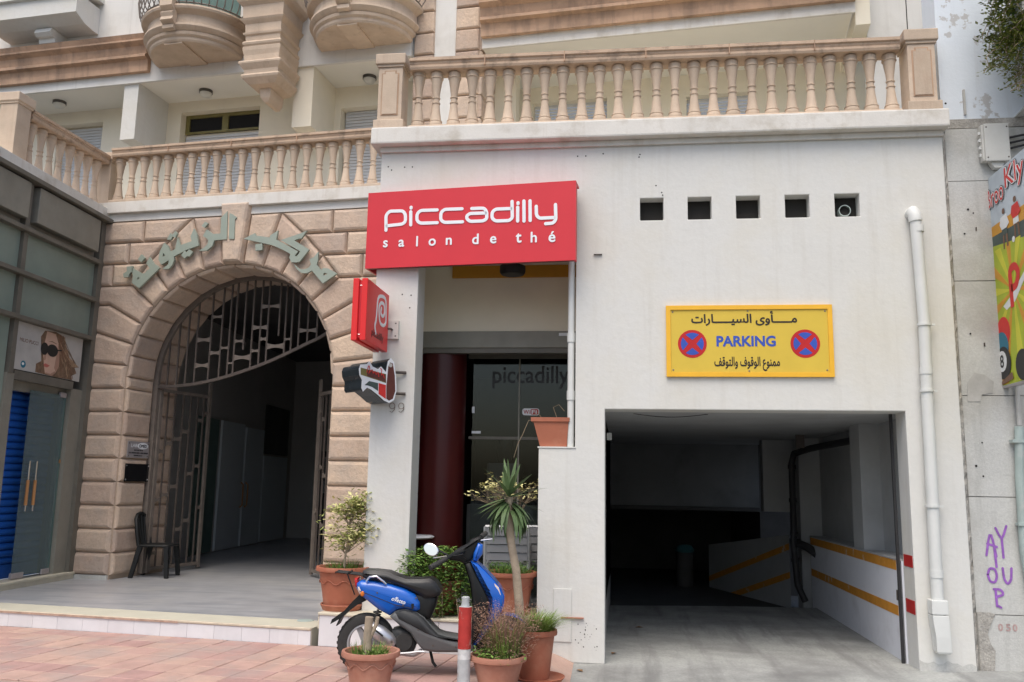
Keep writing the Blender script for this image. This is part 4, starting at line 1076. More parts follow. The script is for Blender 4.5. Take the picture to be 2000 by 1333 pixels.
# ragged mortar filling the gap between the two buildings
rg = random.Random(11); gm = MB(); nseg = 90
for i in range(nseg + 1):
    z = 5.5 * i / nseg; gm.v += [(3.517 + rg.uniform(-.004, .005), .01, z), (3.532 + rg.uniform(-.008, .008), rg.uniform(.01, .05), z), (3.555 + rg.uniform(-.008, .008), rg.uniform(.045, .075), z), (3.58, .08, z)]
for i in range(nseg):
    for k in range(3): a = 4 * i + k; gm.f.append((a, a + 1, a + 5, a + 4)); gm.mi.append(0)
gm.build('mortar_seam', 'mortar', nb)
MB().prism([(3.575, .08), (3.575, .62), (3.70, .62), (3.74, .60), (3.69, .5), (3.66, .42), (3.68, .33), (3.72, .27), (3.70, .06)], XZ, .056, .0648).build('broken_render', 'mortar', nb)
MB().prism([(3.62, 2.66), (3.63, 2.85), (3.70, 2.95), (3.80, 2.93), (3.88, 2.86), (3.86, 2.75), (3.76, 2.73), (3.74, 2.66)], XZ, .060, .0645).build('patch', 'grey_patch', nb)
for si_, st_ in enumerate(([(3.70, 1.02 + .14), (3.75, 1.42), (3.79, 1.15)], [(3.715, 1.27), (3.80, 1.24)], [(3.80, 1.42), (3.85, 1.30), (3.90, 1.44)], [(3.85, 1.32), (3.855, 1.14)], [(3.775, 1.25), (3.785, 1.05)],
            [(3.70, .98), (3.72, 1.04), (3.77, 1.03), (3.785, .96), (3.76, .90), (3.715, .91), (3.70, .97)], [(3.84, 1.04), (3.845, .94), (3.875, .885), (3.91, .93), (3.92, 1.04)],
            [(3.765, .68), (3.76, .84)], [(3.745, .84), (3.81, .84), (3.835, .79), (3.77, .77)], [(3.765, .69), (3.80, .67)])):
    ribbon(st_, .022, XZ, .0628 - .00025 * si_, .0638).build('graffiti', 'graffiti_purple', nb)
for c_, x in (('0', 3.76), ('5', 3.83), ('0', 3.89)):
    o = text_mesh('faded_number', c_, 'graffiti_red', .045, .07, .04, .0004); o.parent = nb; o.location = (x, .0625, .45)
for x, z, r in ((3.66, 2.02, .012), (3.72, 1.92, .009), (3.70, 4.4, .01), (3.75, 4.66, .012), (3.69, 3.35, .01), (3.80, 4.62, .008), (3.62, 5.86, .012), (3.73, 2.25, .008)):
    MB().lathe([(0, 0), (r, 0)], 8).build('fixing_hole', 'hole_dark', nb, loc=(x, .0605 if z < 5.6 else .1185, z), rot=(R(90), 0, 0))
box('wall_bracket', 'grey_patch', 3.795, 3.815, .095, .119, 5.72, 6.0, nb)
# balcony slab of the neighbour
MB().prism([(4.28, 5.66), (8, 5.66), (8, 6.3), (4.62, 6.05)], XZ, -.75, .119).build('balcony', 'concrete', nb)
MB().prism([(4.18, 6.55), (8, 6.6), (8, 7.5), (4.2, 6.75)], XZ, -.5, .119).build('upper_balcony', 'concrete', nb)
box('awning_bar', 'dark_pipe', 4.0, 4.9, -.35, -.28, 6.88, 6.95, nb)

eb = empty('junction_box', (3.90, .064, 5.15), 0, 'pale grey electrical box on the concrete wall above the billboard', 'electrical box')
box('case', 'box_grey', 0, .25, -.09, 0, .0, .40, eb, bevel=.012)
box('lid', 'box_grey', .018, .262, -.115, -.0905, -.01, .40, eb, bevel=.01)
MB().prism([(.07, -.001), (.22, -.001), (.18, -.07), (.11, -.07)], XZ, -.08, -.01).build('spout', 'box_grey', eb)
for k in range(4): box('gland', 'pvc', -.02, .0, -.06, -.03, .06 + .08 * k, .09 + .08 * k, eb)
for a, b in ((.04, .03), (.24, .03), (.04, .36), (.24, .36)): MB().lathe([(.009, 0), (0, .004)], 8).build('screw', 'iron', eb, loc=(a, -.1155, b), rot=(R(90), 0, 0))
cb = empty('cable_bundle', (4.16, .03, 5.3), 0, 'black cables leading from the electrical box', 'cables')
for k in range(3): MB().tube([(0, .02, .06 * k), (.2, -.03, .03 + .055 * k), (.6, 0, .06 * k - .05), (1.4, .0, .03 * k - .1)], .012, 6).build('cable', 'dark_pipe', cb, smooth=True)

gp = empty('green_grey_pipe', (4.04, .02, 0), 0, 'grey green pipe on the concrete wall under the billboard', 'pipe')
MB().tube([(.04, 0, 3.0), (.035, 0, 2.42)], .022, 8).build('thin_pipe', 'grey_patch', gp, smooth=True)
MB().tube([(.03, 0, 2.41), (.0, 0, 1.9), (-.01, -.0, 1.2), (.06, 0, .6), (.10, 0, .1)], .042, 10).build('pipe', 'grey_pipe', gp, smooth=True)
for z in (2.25, 1.45): box('clip', 'grey_pipe', -.06, .1, -.05, .03, z, z + .03, gp)

# ---------------------------------------------------------------- billboard standing out from the concrete wall
bb = empty('billboard', (3.97, 0, 0), 0, 'colourful billboard with footballers and billiard balls jutting from the concrete wall', 'billboard')
box('panel', 'print_sky', 0, .05, -1.9, .17, 2.815, 4.99, bb)
box('frame_strip', 'plaque_steel', -.006, .056, .1702, .185, 2.80, 5.0, bb)
box('frame_strip', 'plaque_steel', -.006, .056, -1.9, .17, 2.795, 2.8148, bb)
for z in (4.43, 3.22):
    MB().add([(-.16, .062, z), (-.16, .062, z + .035), (.03, .186, z + .09), (.03, .186, z - .005), (-.16, .055, z), (-.16, .055, z + .035), (.03, .176, z + .09), (.03, .176, z - .005)],
             [(0, 1, 2, 3), (7, 6, 5, 4), (0, 4, 5, 1), (1, 5, 6, 2), (2, 6, 7, 3), (3, 7, 4, 0)]).build('bracket', 'iron', bb)
BF = lambda a, b, d: (-d, a, b)       # (y, z) on the face that looks along the street
def bprint(name, pts, mat, d): MB().prism(pts, BF, d, d + .0012).build(name, mat, bb)
bprint('grass', [(.168, 2.82), (.168, 4.27), (-1.9, 4.0), (-1.9, 2.82)], 'print_green', .0005)
bprint('stand', [(.168, 4.27), (.168, 4.36), (-1.9, 4.28), (-1.9, 4.0)], 'print_darkgreen', .0005)
bprint('haze', [(.168, 4.36), (.168, 4.46), (-1.9, 4.48), (-1.9, 4.28)], 'print_orange', .0005)
bc = (-.32, 3.72)
for k in range(14):
    a0, a1 = 2 * math.pi * (k + .1) / 14, 2 * math.pi * (k + .55) / 14
    pts = []
    for a in (a0, a1):
        r = 2.0; y, z = bc[0] + r * math.cos(a), bc[1] + r * math.sin(a); t = 1.0
        for lim, val in ((.166, y), ):
            if y > .166: t = min(t, (.166 - bc[0]) / (y - bc[0]))
        if y < -1.88: t = min(t, (-1.88 - bc[0]) / (y - bc[0]))
        if z > 4.20: t = min(t, (4.20 - bc[1]) / (z - bc[1]))
        if z < 2.83: t = min(t, (2.83 - bc[1]) / (z - bc[1]))
        pts.append((bc[0] + (y - bc[0]) * t, bc[1] + (z - bc[1]) * t))
    bprint('sunray', [bc, pts[0], pts[1]], 'print_orange' if k % 2 else 'print_lime', .0018)
bprint('paper_tear', [(-.08, 3.60), (-.3, 3.68), (-.6, 3.85), (-.62, 3.80), (-.35, 3.6), (-.15, 3.55)], 'print_white', .0032)
ribbon([(-.285, 3.55), (-.275, 3.93), (-.40, 3.95), (-.47, 3.86), (-.40, 3.74), (-.29, 3.74)], .075, BF, .0046, .0058, round_ends=False).build('letter', 'print_red', bb)
def disc(c, r, n=24, sy=1.0): return [(c[0] + r * math.cos(2 * math.pi * k / n), c[1] + sy * r * math.sin(2 * math.pi * k / n)) for k in range(n)]
bprint('ball', disc((.09, 3.36), .075), 'print_white', .0032)
bprint('ball', disc((-.04, 3.35), .15), 'print_red', .0046)
bprint('ball', disc((.02, 3.20), .155), 'print_teal', .006)
bprint('ball', disc((.0, 3.04), .165), 'print_black', .0074)
bprint('ball_spot', disc((.03, 3.06), .105), 'print_white', .0088)
o = text_mesh('numeral', '8', 'print_black', .085, .13, .02, .0006); o.parent = bb; o.rotation_euler = (0, 0, R(-90)); o.location = (-.0106, .072, 2.995)
bprint('cue', [(.13, 2.84), (-.18, 2.93), (-.2, 2.86), (.12, 2.82)], 'print_brown', .0102)
bprint('dark_ball', disc((-.42, 2.97), .15), 'print_black', .0102)
for (y, z, shirt) in ((-.24, 4.36, 'print_white'), (-.50, 4.40, 'print_red')):
    bprint('player_leg', [(y + .05, z - .03), (y + .015, z - .03), (y + .03, z - .2), (y + .055, z - .2)], 'print_brown', .0032)
    bprint('player_leg', [(y - .01, z - .03), (y - .05, z - .03), (y - .06, z - .19), (y - .03, z - .19)], 'print_brown', .0032)
    bprint('player_shorts', [(y + .06, z + .02), (y - .055, z + .02), (y - .06, z - .06), (y + .06, z - .06)], 'print_darkgreen' if shirt == 'print_white' else 'print_white', .0046)
    bprint('player_shirt', [(y + .07, z + .13), (y - .06, z + .14), (y - .11, z + .03), (y - .05, z + .0), (y + .06, z + .0), (y + .10, z + .06)], shirt, .006)
    bprint('player_head', disc((y, z + .18), .03, 14), 'print_brown', .006)
bprint('football', disc((-.42, 4.2), .03, 14), 'print_white', .006)
for s, y0, wd, h in (('Broo', .12, .40, .20), ('Kly', -.33, .42, .27)):
    for mt, bold, d, g in (('print_black', .09, .007, .014), ('print_white', .055, .0085, .007), ('print_red', .0, .010, 0)):
        o = text_mesh('title', s, mt, wd + 2 * g, h + 2 * g, bold, .0005); o.parent = bb; o.rotation_euler = (0, R(0), R(-90)); o.location = (-d, y0 + g, 4.66 - g + (.02 if s == 'Kly' else 0))
# ---------------------------------------------------------------- red fascia sign
FR = R(-5.94)
fs = empty('fascia_sign', (-.30, -.30, 0), FR, 'big red fascia sign with white cafe lettering above the opening', 'sign')
box('face', 'red_sign', -2.352, -.0, 0, .02, 4.085, 4.955, fs)
box('top', 'red_sign', -2.352, -.0, .0205, .22, 4.935, 4.955, fs)
box('side', 'red_sign', -.02, 0, .0205, .09, 4.085, 4.934, fs)
box('side', 'red_sign', -2.352, -2.332, .0205, .62, 4.085, 4.934, fs)
box('bottom_lip', 'sign_dark', -2.33, -.021, .0205, .06, 4.085, 4.097, fs)
LOGO = [[(-2.122, 4.511), (-2.13, 4.684), (-2.09, 4.729), (-1.934, 4.724), (-1.901, 4.682), (-1.898, 4.601), (-1.932, 4.572), (-2.114, 4.561)], [(-1.84, 4.709), (-1.835, 4.557)], [(-1.838, 4.76), (-1.838, 4.75)], [(-1.534, 4.712), (-1.728, 4.717), (-1.767, 4.679), (-1.765, 4.604), (-1.727, 4.571), (-1.529, 4.567)], [(-1.251, 4.71), (-1.453, 4.714), (-1.492, 4.676), (-1.49, 4.595), (-1.448, 4.565), (-1.241, 4.562)], [(-1.141, 4.706), (-1.002, 4.703), (-0.972, 4.661), (-0.97, 4.582), (-1.009, 4.56), (-1.158, 4.562), (-1.194, 4.594), (-1.195, 4.628), (-1.16, 4.651), (-0.985, 4.648)], [(-0.693, 4.76), (-0.686, 4.576), (-0.72, 4.549), (-0.871, 4.551), (-0.911, 4.584), (-0.912, 4.652), (-0.874, 4.685), (-0.705, 4.682)], [(-0.629, 4.692), (-0.627, 4.538)], [(-0.626, 4.742), (-0.626, 4.732)], [(-0.562, 4.758), (-0.557, 4.534)], [(-0.495, 4.756), (-0.49, 4.537)], [(-0.426, 4.69), (-0.423, 4.592), (-0.392, 4.557), (-0.233, 4.556)], [(-0.218, 4.698), (-0.212, 4.532), (-0.242, 4.495), (-0.322, 4.493)]]
# strokes of one letter belong to one part
for grp in ([0], [1, 2], [3], [4], [5], [6], [7, 8], [9], [10], [11, 12]):
    mb = MB()
    for i in grp: ribbon(LOGO[i], .036, XZ, -.006, -.0005 - .0002 * i, mb=mb)
    mb.build('letter', 'sign_white', fs)
for c_, x, z in (('s', -2.149, 4.314), ('a', -1.969, 4.312), ('l', -1.764, 4.309), ('o', -1.621, 4.308), ('n', -1.424, 4.309), ('d', -1.127, 4.303), ('e', -.928, 4.302), ('t', -.646, 4.297), ('h', -.482, 4.293), ('é', -.289, 4.288)):
    o = text_mesh('letter', c_, 'sign_white', None, {'l': .118, 'd': .118, 'h': .118, 't': .105, 'é': .118}.get(c_, .082), .02, .003); o.parent = fs; o.location = (x, -.0035, z)

# ---------------------------------------------------------------- projecting red sign
js = empty('projecting_sign', (-2.34, -.09, 0), 0, 'red box sign with white spiral emblem standing out from the pillar', 'sign')
box('panel', 'red_sign_bright', -.06, 0, -.82, -.0, 3.14, 3.77, js, bevel=.004)
box('panel', 'red_sign_bright', -.15, -.09, -.82, -.0, 3.14, 3.77, js, bevel=.004)
box('core', 'red_sign', -.0895, -.0605, -.79, -.02, 3.17, 3.74, js)
for z in (3.70, 3.20):
    for x in (-.07, -.082): MB().lathe([(.007, 0), (0, .004)], 8).build('screw', 'chrome', js, loc=(x, -.7905, z), rot=(R(90), 0, 0))
YZ = lambda a, b, d: (d, a, b)
SPI = [(-.47, 3.27), (-.52, 3.34), (-.475, 3.40), (-.445, 3.66), (-.30, 3.70), (-.135, 3.705), (-.10, 3.44), (-.19, 3.395), (-.345, 3.398), (-.40, 3.56), (-.325, 3.625), (-.19, 3.632), (-.17, 3.52), (-.245, 3.485), (-.325, 3.51), (-.30, 3.565)]
ribbon(SPI, .036, YZ, .0008, .004).build('emblem', 'sign_white', js)
o = text_mesh('letters', 'piccadilly', 'sign_dark', .44, .10, .015, .001); o.parent = js; o.rotation_euler = (0, 0, R(90)); o.location = (.002, -.62, 3.20)
box('wall_plate', 'white_wall', -.02, .10, .055, .088, 3.30, 3.50, js)
for z in (3.33, 3.47): MB().lathe([(.009, 0), (0, .004)], 8).build('bolt', 'iron', js, loc=(.07, .054, z), rot=(R(90), 0, 0))
MB().tube([(.03, .06, 3.40), (.03, .0, 3.40), (-.02, -.02, 3.40)], .012, 6).build('arm', 'iron', js)

# ---------------------------------------------------------------- cup shaped light box sign
cs = empty('cup_sign', (-2.2, -.12, 0), R(50), 'cup and cigarette shaped light box sign with red script on the pillar', 'sign')
CUP = [(-0.495, 2.904), (-0.479, 2.953), (-0.4, 2.967), (-0.371, 3.001), (-0.331, 2.948), (-0.261, 2.928), (-0.225, 2.959), (-0.159, 2.907), (-0.139, 3.027), (-0.102, 3.063), (-0.062, 3.024), (-0.029, 2.877), (-0.015, 2.718), (-0.042, 2.619), (-0.105, 2.583), (-0.169, 2.604), (-0.247, 2.656), (-0.337, 2.706), (-0.387, 2.722), (-0.434, 2.676), (-0.454, 2.711), (-0.452, 2.794), (-0.485, 2.843)]
MB().prism(CUP, XZ, .001, .34).build('case', 'cup_case', cs, bevel=.018)
MB().prism(CUP, XZ, -.004, .0).build('white_face', 'sign_white', cs)
def cprint(n, pts, m, d): MB().prism(pts, XZ, -.0042 - d, -.0041).build(n, m, cs)
cprint('cigar', [(-0.477, 2.922), (-0.158, 2.885), (-0.153, 2.79), (-0.473, 2.849)], 'cup_olive', .001)
cprint('cigar_red', [(-0.40, 2.906), (-0.165, 2.878), (-0.158, 2.80), (-0.395, 2.842)], 'cup_brown', .0018)
cprint('cup', [(-0.134, 2.968), (-0.113, 3.015), (-0.077, 3.008), (-0.045, 2.876), (-0.031, 2.716), (-0.06, 2.632), (-0.106, 2.608), (-0.142, 2.625), (-0.148, 2.759)], 'cup_brown', .001)
cprint('cup_rim', [(-.105 + .022 * math.cos(2 * math.pi * k / 16), 2.985 + .022 * math.sin(2 * math.pi * k / 16)) for k in range(16)], 'print_grey', .002)
cprint('red_panel', [(-0.247, 2.782), (-0.155, 2.769), (-0.148, 2.622), (-0.242, 2.667)], 'print_red', .001)
cprint('green_leaf', [(-0.419, 2.745), (-0.366, 2.792), (-0.254, 2.781), (-0.249, 2.697), (-0.326, 2.733), (-0.376, 2.744)], 'print_darkgreen', .001)
for st_ in ([(-.40, 2.88), (-.38, 2.965), (-.362, 2.91), (-.375, 2.87)], [(-.36, 2.89), (-.335, 2.92), (-.32, 2.87), (-.30, 2.91), (-.285, 2.86), (-.262, 2.905), (-.25, 2.85)], [(-.235, 2.94), (-.215, 2.925), (-.22, 2.86), (-.2, 2.89), (-.18, 2.84)]):
    ribbon(st_, .008, XZ, -.0085, -.0065).build('script', 'print_red', cs)
for z in (2.93, 2.70): MB().tube([(-.03, .10, z), (.12, .02, z)], .016, 8).build('arm', 'iron', cs)
hn = empty('house_number', (-2.28, -.002, 2.50), 0, 'faint wire house number under the cup sign', 'number')
for k in range(2):
    MB().tube([(.10 * k + .03 * math.cos(a), -.012, .07 + .032 * math.sin(a)) for a in [2 * math.pi * i / 14 for i in range(15)]] + [(.10 * k + .028, -.012, .03), (.10 * k + .0, -.012, .0), (.10 * k - .025, -.012, .01)], .004, 5).build('digit', 'iron_light', hn, smooth=True)

# ---------------------------------------------------------------- parking sign
pk = empty('parking_sign', (.64, 0, 2.893), 0, 'yellow parking sign with two no stopping discs on the white wall', 'sign')
PW, PH = 1.686, .752
box('plate', 'yellow_plate', .04, PW - .04, -.022, -.001, .04, PH - .04, pk)
for a, b, c, d in ((0, PW, 0, .045), (0, PW, PH - .045, PH), (0, .045, .0452, PH - .0452), (PW - .045, PW, .0452, PH - .0452)): box('frame', 'yellow_frame', a, b, -.034, -.001, c, d, pk)
o = text_mesh('arabic_line', arabic('مـــــأوى السيـــــارات'), 'sign_black', 1.075, .155, .03, .0006); o.parent = pk; o.location = (.26, -.0232, .535)
o = text_mesh('parking_word', 'PARKING', 'sign_blue', .60, .115, .035, .0006); o.parent = pk; o.location = (.515, -.0232, .315)
o = text_mesh('arabic_line', arabic('ممنوع الوقوف والتوقف'), 'sign_black', .66, .15, .026, .0006); o.parent = pk; o.location = (.49, -.0232, .06)
for cx in (.268, 1.408):
    d = empty('no_stopping_disc', (cx, -.0225, .345), 0, parent=pk)
    rr = .148
    MB().prism([(rr * math.cos(2 * math.pi * k / 40), rr * math.sin(2 * math.pi * k / 40)) for k in range(40)], XZ, -.0012, -.0002).build('red_disc', 'sign_red', d)
    rb = .118; hw = R(9.5)
    for q in range(4):
        m = math.pi / 2 * q
        o0 = (.042 * math.cos(m), .042 * math.sin(m))
        pts = [o0] + [(rb * math.cos(m - (math.pi / 4 - hw) + 2 * (math.pi / 4 - hw) * k / 10), rb * math.sin(m - (math.pi / 4 - hw) + 2 * (math.pi / 4 - hw) * k / 10)) for k in range(11)]
        MB().prism(pts, XZ, -.0024, -.0014).build('blue_field', 'sign_blue', d)
for a, b in ((.07, .07), (.84, .06), (1.616, .07), (.07, .685), (.84, .69), (1.616, .685)):
    MB().lathe([(.010, 0), (.008, .003), (0, .004)], 8).build('screw', 'iron_light', pk, loc=(a, -.0222, b), rot=(R(90), 0, 0))

# ---------------------------------------------------------------- white downpipe on the right pier
dp = empty('downpipe', (3.185, -.075, 0), 0, 'tall white drainpipe with broken foot beside the garage opening', 'pipe')
MB().tube([(-.02, .075, 4.60), (-.02, .02, 4.605), (-.012, -.0, 4.57), (-.005, -.0, 4.50)], .066, 14).build('elbow', 'pvc', dp, smooth=True)
MB().tube([(-.005, 0, 4.50), (.02, 0, 3.5), (.005, 0, 2.5), (-.01, 0, .60)], .056, 14).build('pipe', 'pvc', dp, smooth=True)
for x, z in ((.01, 4.42), (.012, 2.95), (-.005, .98)): MB().lathe([(.056, -.035), (.062, -.035), (.062, .035), (.056, .035)], 16).build('coupling', 'pvc', dp, loc=(x, 0, z), smooth=True)
for x, z in ((.02, 3.42), (.006, 2.75), (-.004, 1.62)):
    MB().lathe([(.057, -.012), (.068, -.012), (.068, .012), (.057, .012)], 16).build('clamp', 'pvc', dp, loc=(x, 0, z), smooth=True)
    box('clamp_ear', 'pvc', x + .06, x + .1, -.012, .012, z - .01, z + .01, dp)
box('collar', 'pvc', -.085, .065, -.07, .07, .605, .74, dp, bevel=.01)
MB().layers([([(-.085, -.07), (.065, -.07), (.065, .07), (-.085, .07)], .60), ([(-.075, -.07), (.07, -.07), (.07, .07), (-.075, .07)], .50), ([(-.062, -.068), (.074, -.068), (.074, .068), (-.062, .068)], .40), ([(-.058, -.06), (.078, -.06), (.078, .06), (-.058, .06)], .265), ([(-.045, -.05), (.066, -.05), (.066, .05), (-.045, .05)], .245)], lambda a, b, d: (a, b, d)).build('foot', 'pvc', dp, bevel=.008)

# vent pipe stub in the rightmost square hole
vp = empty('vent_pipe', (2.52, .06, 4.675), 0, 'short dark vent pipe end in the square hole nearest the drainpipe', 'pipe')
MB().lathe([(.054, 0), (.062, 0), (.062, .2), (.054, .2)], 18).build('tube', 'grey_pipe', vp, rot=(R(-90), 0, 0), smooth=True)
MB().lathe([(0, .04), (.054, .04)], 18).build('bore', 'hole_dark', vp, rot=(R(-90), 0, 0))

# ---------------------------------------------------------------- plants
def leafmesh(pts, size, rng, aspect=.45, droop=.2, up=.3, mb=None, curl=.25):
    mb = mb or MB()
    for p in pts:
        L_ = size * rng.uniform(.6, 1.3); w_ = L_ * aspect
        a = rng.uniform(0, 2 * math.pi); e = rng.uniform(-droop, 1.0 - droop) * up * 3
        d = Vector((math.cos(a) * math.cos(e), math.sin(a) * math.cos(e), math.sin(e)))
        s = d.cross(Vector((rng.uniform(-.4, .4), rng.uniform(-.4, .4), 1))).normalized() * w_ / 2
        n = s.cross(d).normalized() * L_ * curl * rng.uniform(.2, 1)
        p = Vector(p)
        mb.add([p, p + d * L_ * .45 + s, p + d * L_ - n * .3, p + d * L_ * .45 - s, p + d * L_ * .5 + n * .35], [(0, 1, 4), (1, 2, 4), (2, 3, 4), (3, 0, 4)])
    return mb
def blades(n, rng, r0, h, spread, w_, base=(0, 0, 0), segs=4, mb=None, lean=(0, 0)):
    mb = mb or MB()
    for _ in range(n):
        a = rng.uniform(0, 2 * math.pi); r = r0 * math.sqrt(rng.random()); x, y = r * math.cos(a), r * math.sin(a)
        aa = a + rng.uniform(-.8, .8); sp = spread * rng.uniform(.15, 1); hh = h * rng.uniform(.5, 1.1)
        side = Vector((-math.sin(aa), math.cos(aa), 0)) * w_ / 2 * rng.uniform(.7, 1.3)
        vs = []
        for k in range(segs + 1):
            t = k / segs
            c = Vector((base[0] + x + (math.cos(aa) * sp + lean[0]) * t ** 1.6, base[1] + y + (math.sin(aa) * sp + lean[1]) * t ** 1.6, base[2] + hh * (t - .35 * t * t * sp / max(spread, .01))))
            f = (1 - t) ** .7 if k else 1
            vs += [c + side * f, c - side * f]
        mb.add(vs, [(2 * k, 2 * k + 1, 2 * k + 3, 2 * k + 2) for k in range(segs)])
    return mb
def round_pot(o, r, h, mat='terracotta', saucer=True, zb=0.0, rim=.05):
    b = r * .72
    pr = [(0, zb + .012), (b, zb + .012), (b + .004, zb + .03), (b + (r - b) * .35, zb + h * .4), (r * .965, zb + h - rim), (r, zb + h - rim), (r * 1.10, zb + h - rim + .008), (r * 1.115, zb + h - rim * .45), (r * 1.09, zb + h), (r * .99, zb + h), (r * .95, zb + h - .02), (r * .9, zb + h - .10)]
    MB().lathe(pr, 40).build('pot', mat, o, smooth=True, angle=50)
    MB().lathe([(0, zb + h - .055), (r * .94, zb + h - .06)], 24).build('soil', 'soil', o)
    if saucer: MB().lathe([(0, zb), (b * 1.06, zb), (b * 1.2, zb + .055), (b * 1.18, zb + .065), (b * 1.13, zb + .06), (b * 1.05, zb + .011)], 36).build('saucer', mat, o, smooth=True)

def curl_relief(o, r, h, mat='terracotta'):
    # raised wavy line moulded round the pot
    pts = []
    for k in range(61):
        a = 2 * math.pi * k / 60; z = h * .66 + .02 * math.sin(a * 9)
        rr = r * (.72 + .245 * (z / h)) + .012; pts.append((rr * math.cos(a), rr * math.sin(a), z))
    MB().tube(pts, .005, 5).build('relief_line', mat, o, smooth=True)

rng = random.Random(21)
# variegated shrub in the large pot by the stone pier
p = empty('potted_shrub', (-2.745, .03, .433), 0, 'large terracotta pot with pale variegated shrub against the stone pier', 'potted plant')
round_pot(p, .262, .44); curl_relief(p, .262, .44)
br = MB(); tips = []
br.tube([(0, 0, .37), (.01, .0, .55), (.03, .01, .75), (.05, 0, .95)], [.014, .011, .008, .005], 6)
for k in range(34):
    z0 = rng.choice((.60, .64, .68, .72, .92, .95, .98)); up2 = z0 > .85
    a = rng.uniform(0, 2 * math.pi); l = rng.uniform(.12, .30) * (.75 if up2 else 1)
    e = Vector((.03 + math.cos(a) * l + .03, math.sin(a) * l * .8, z0 + rng.uniform(.0, .22)))
    m = (Vector((.03, 0, z0)) + e) / 2 + Vector((0, 0, -.01)); br.tube([(.03, 0, z0 - .06), tuple(m), tuple(e)], [.006, .004, .002], 5); tips += [m, e, (m + e) / 2]
br.build('branches', 'stem_grey', p, smooth=True)
lp = []
for t in tips:
    for _ in range(17): lp.append(Vector(t) + Vector((rng.gauss(0, .055), rng.gauss(0, .05), rng.gauss(0, .045))))
leafmesh(lp[::2], .062, rng, .45).build('pale_leaves', 'leaf_cream', p, norm=False)
leafmesh(lp[1::2], .062, rng, .45).build('foliage', 'leaf_variegated', p, norm=False)
blades(170, rng, .2, .17, .14, .012, (.03, 0, .37)).build('ground_weeds', 'leaf_green', p, norm=False)

# trailing green bush in a low pot behind the scooter
p = empty('green_bush', (-1.70, .02, .433), 0, 'dense green trailing bush spilling over its pot behind the scooter', 'potted plant')
round_pot(p, .22, .34)
lp = []
for k in range(4200):
    a = rng.uniform(0, 2 * math.pi); q = rng.random() ** .4; hz = rng.random()
    r = (.38 * max(0, 1 - (2 * hz - 1) ** 4) ** .5 + .04) * q * (1 + .18 * math.sin(3 * a + 5 * hz))
    lp.append((r * math.cos(a) * 1.02 + .02, r * math.sin(a) * .72 - .12, .66 * hz - .02 + .04 * math.sin(5 * a)))
leafmesh(lp[::3], .05, rng, .65).build('foliage', 'leaf_dark', p, norm=False)
leafmesh(lp[1::3] + lp[2::3], .05, rng, .65).build('foliage', 'leaf_green', p, norm=False)
tr = MB()
for k in range(14):
    a = rng.uniform(-2.6, -.5); tr.tube([(.1 * math.cos(a), -.1, .34), (.28 * math.cos(a), -.3, .3), (.34 * math.cos(a), -.34, .05), (.36 * math.cos(a), -.35, -.1)], .004, 4)
tr.build('runners', 'stem_brown', p, norm=False)

# big pot with herbs and a wiry shrub with cream leaves beside the parapet
p = empty('herb_pot', (-.98, .12, .433), 0, 'large terracotta pot with low herbs below the wiry shrub', 'potted plant')
round_pot(p, .255, .43); curl_relief(p, .255, .43)
blades(330, rng, .24, .16, .12, .011, (0, 0, .37)).build('herbs', 'leaf_green', p, norm=False)
leafmesh([(rng.gauss(0, .12), rng.gauss(0, .12), .40 + rng.random() * .12) for _ in range(260)], .04, rng).build('foliage', 'leaf_dark', p, norm=False)
w_ = MB(); cl = []
def grow(pos, d, l, depth):
    e = pos + d * l
    w_.tube([tuple(pos), tuple((pos + e) / 2 + Vector((rng.gauss(0, .008), rng.gauss(0, .008), 0))), tuple(e)], [.0042 - .0008 * (4 - depth), .0036 - .0007 * (4 - depth), .003 - .0006 * (4 - depth)], 4)
    if depth == 0:
        if rng.random() < .62: cl.extend([e + Vector((rng.gauss(0, .012), rng.gauss(0, .012), rng.gauss(0, .012))) for _ in range(rng.choice((1, 2, 3)))])
        return
    for _ in range(rng.choice((2, 2, 3))):
        nd = (d + Vector((rng.gauss(0, .55), rng.gauss(0, .4), rng.uniform(-.1, .45)))).normalized(); grow(e, nd, l * rng.uniform(.55, .85), depth - 1)
w_.tube([(.02, .02, .38), (.03, .02, .7), (.0, .0, .92)], .008, 5)
for k in range(16): grow(Vector((.0, .0, .86 + .006 * k)), Vector((rng.gauss(0, .62), rng.gauss(0, .35), 1.0)).normalized(), .19, 3)
w_.build('twigs', 'stem_brown', p, norm=False)
leafmesh(cl, .05, rng, .5).build('cream_leaves', 'leaf_cream', p, norm=False)

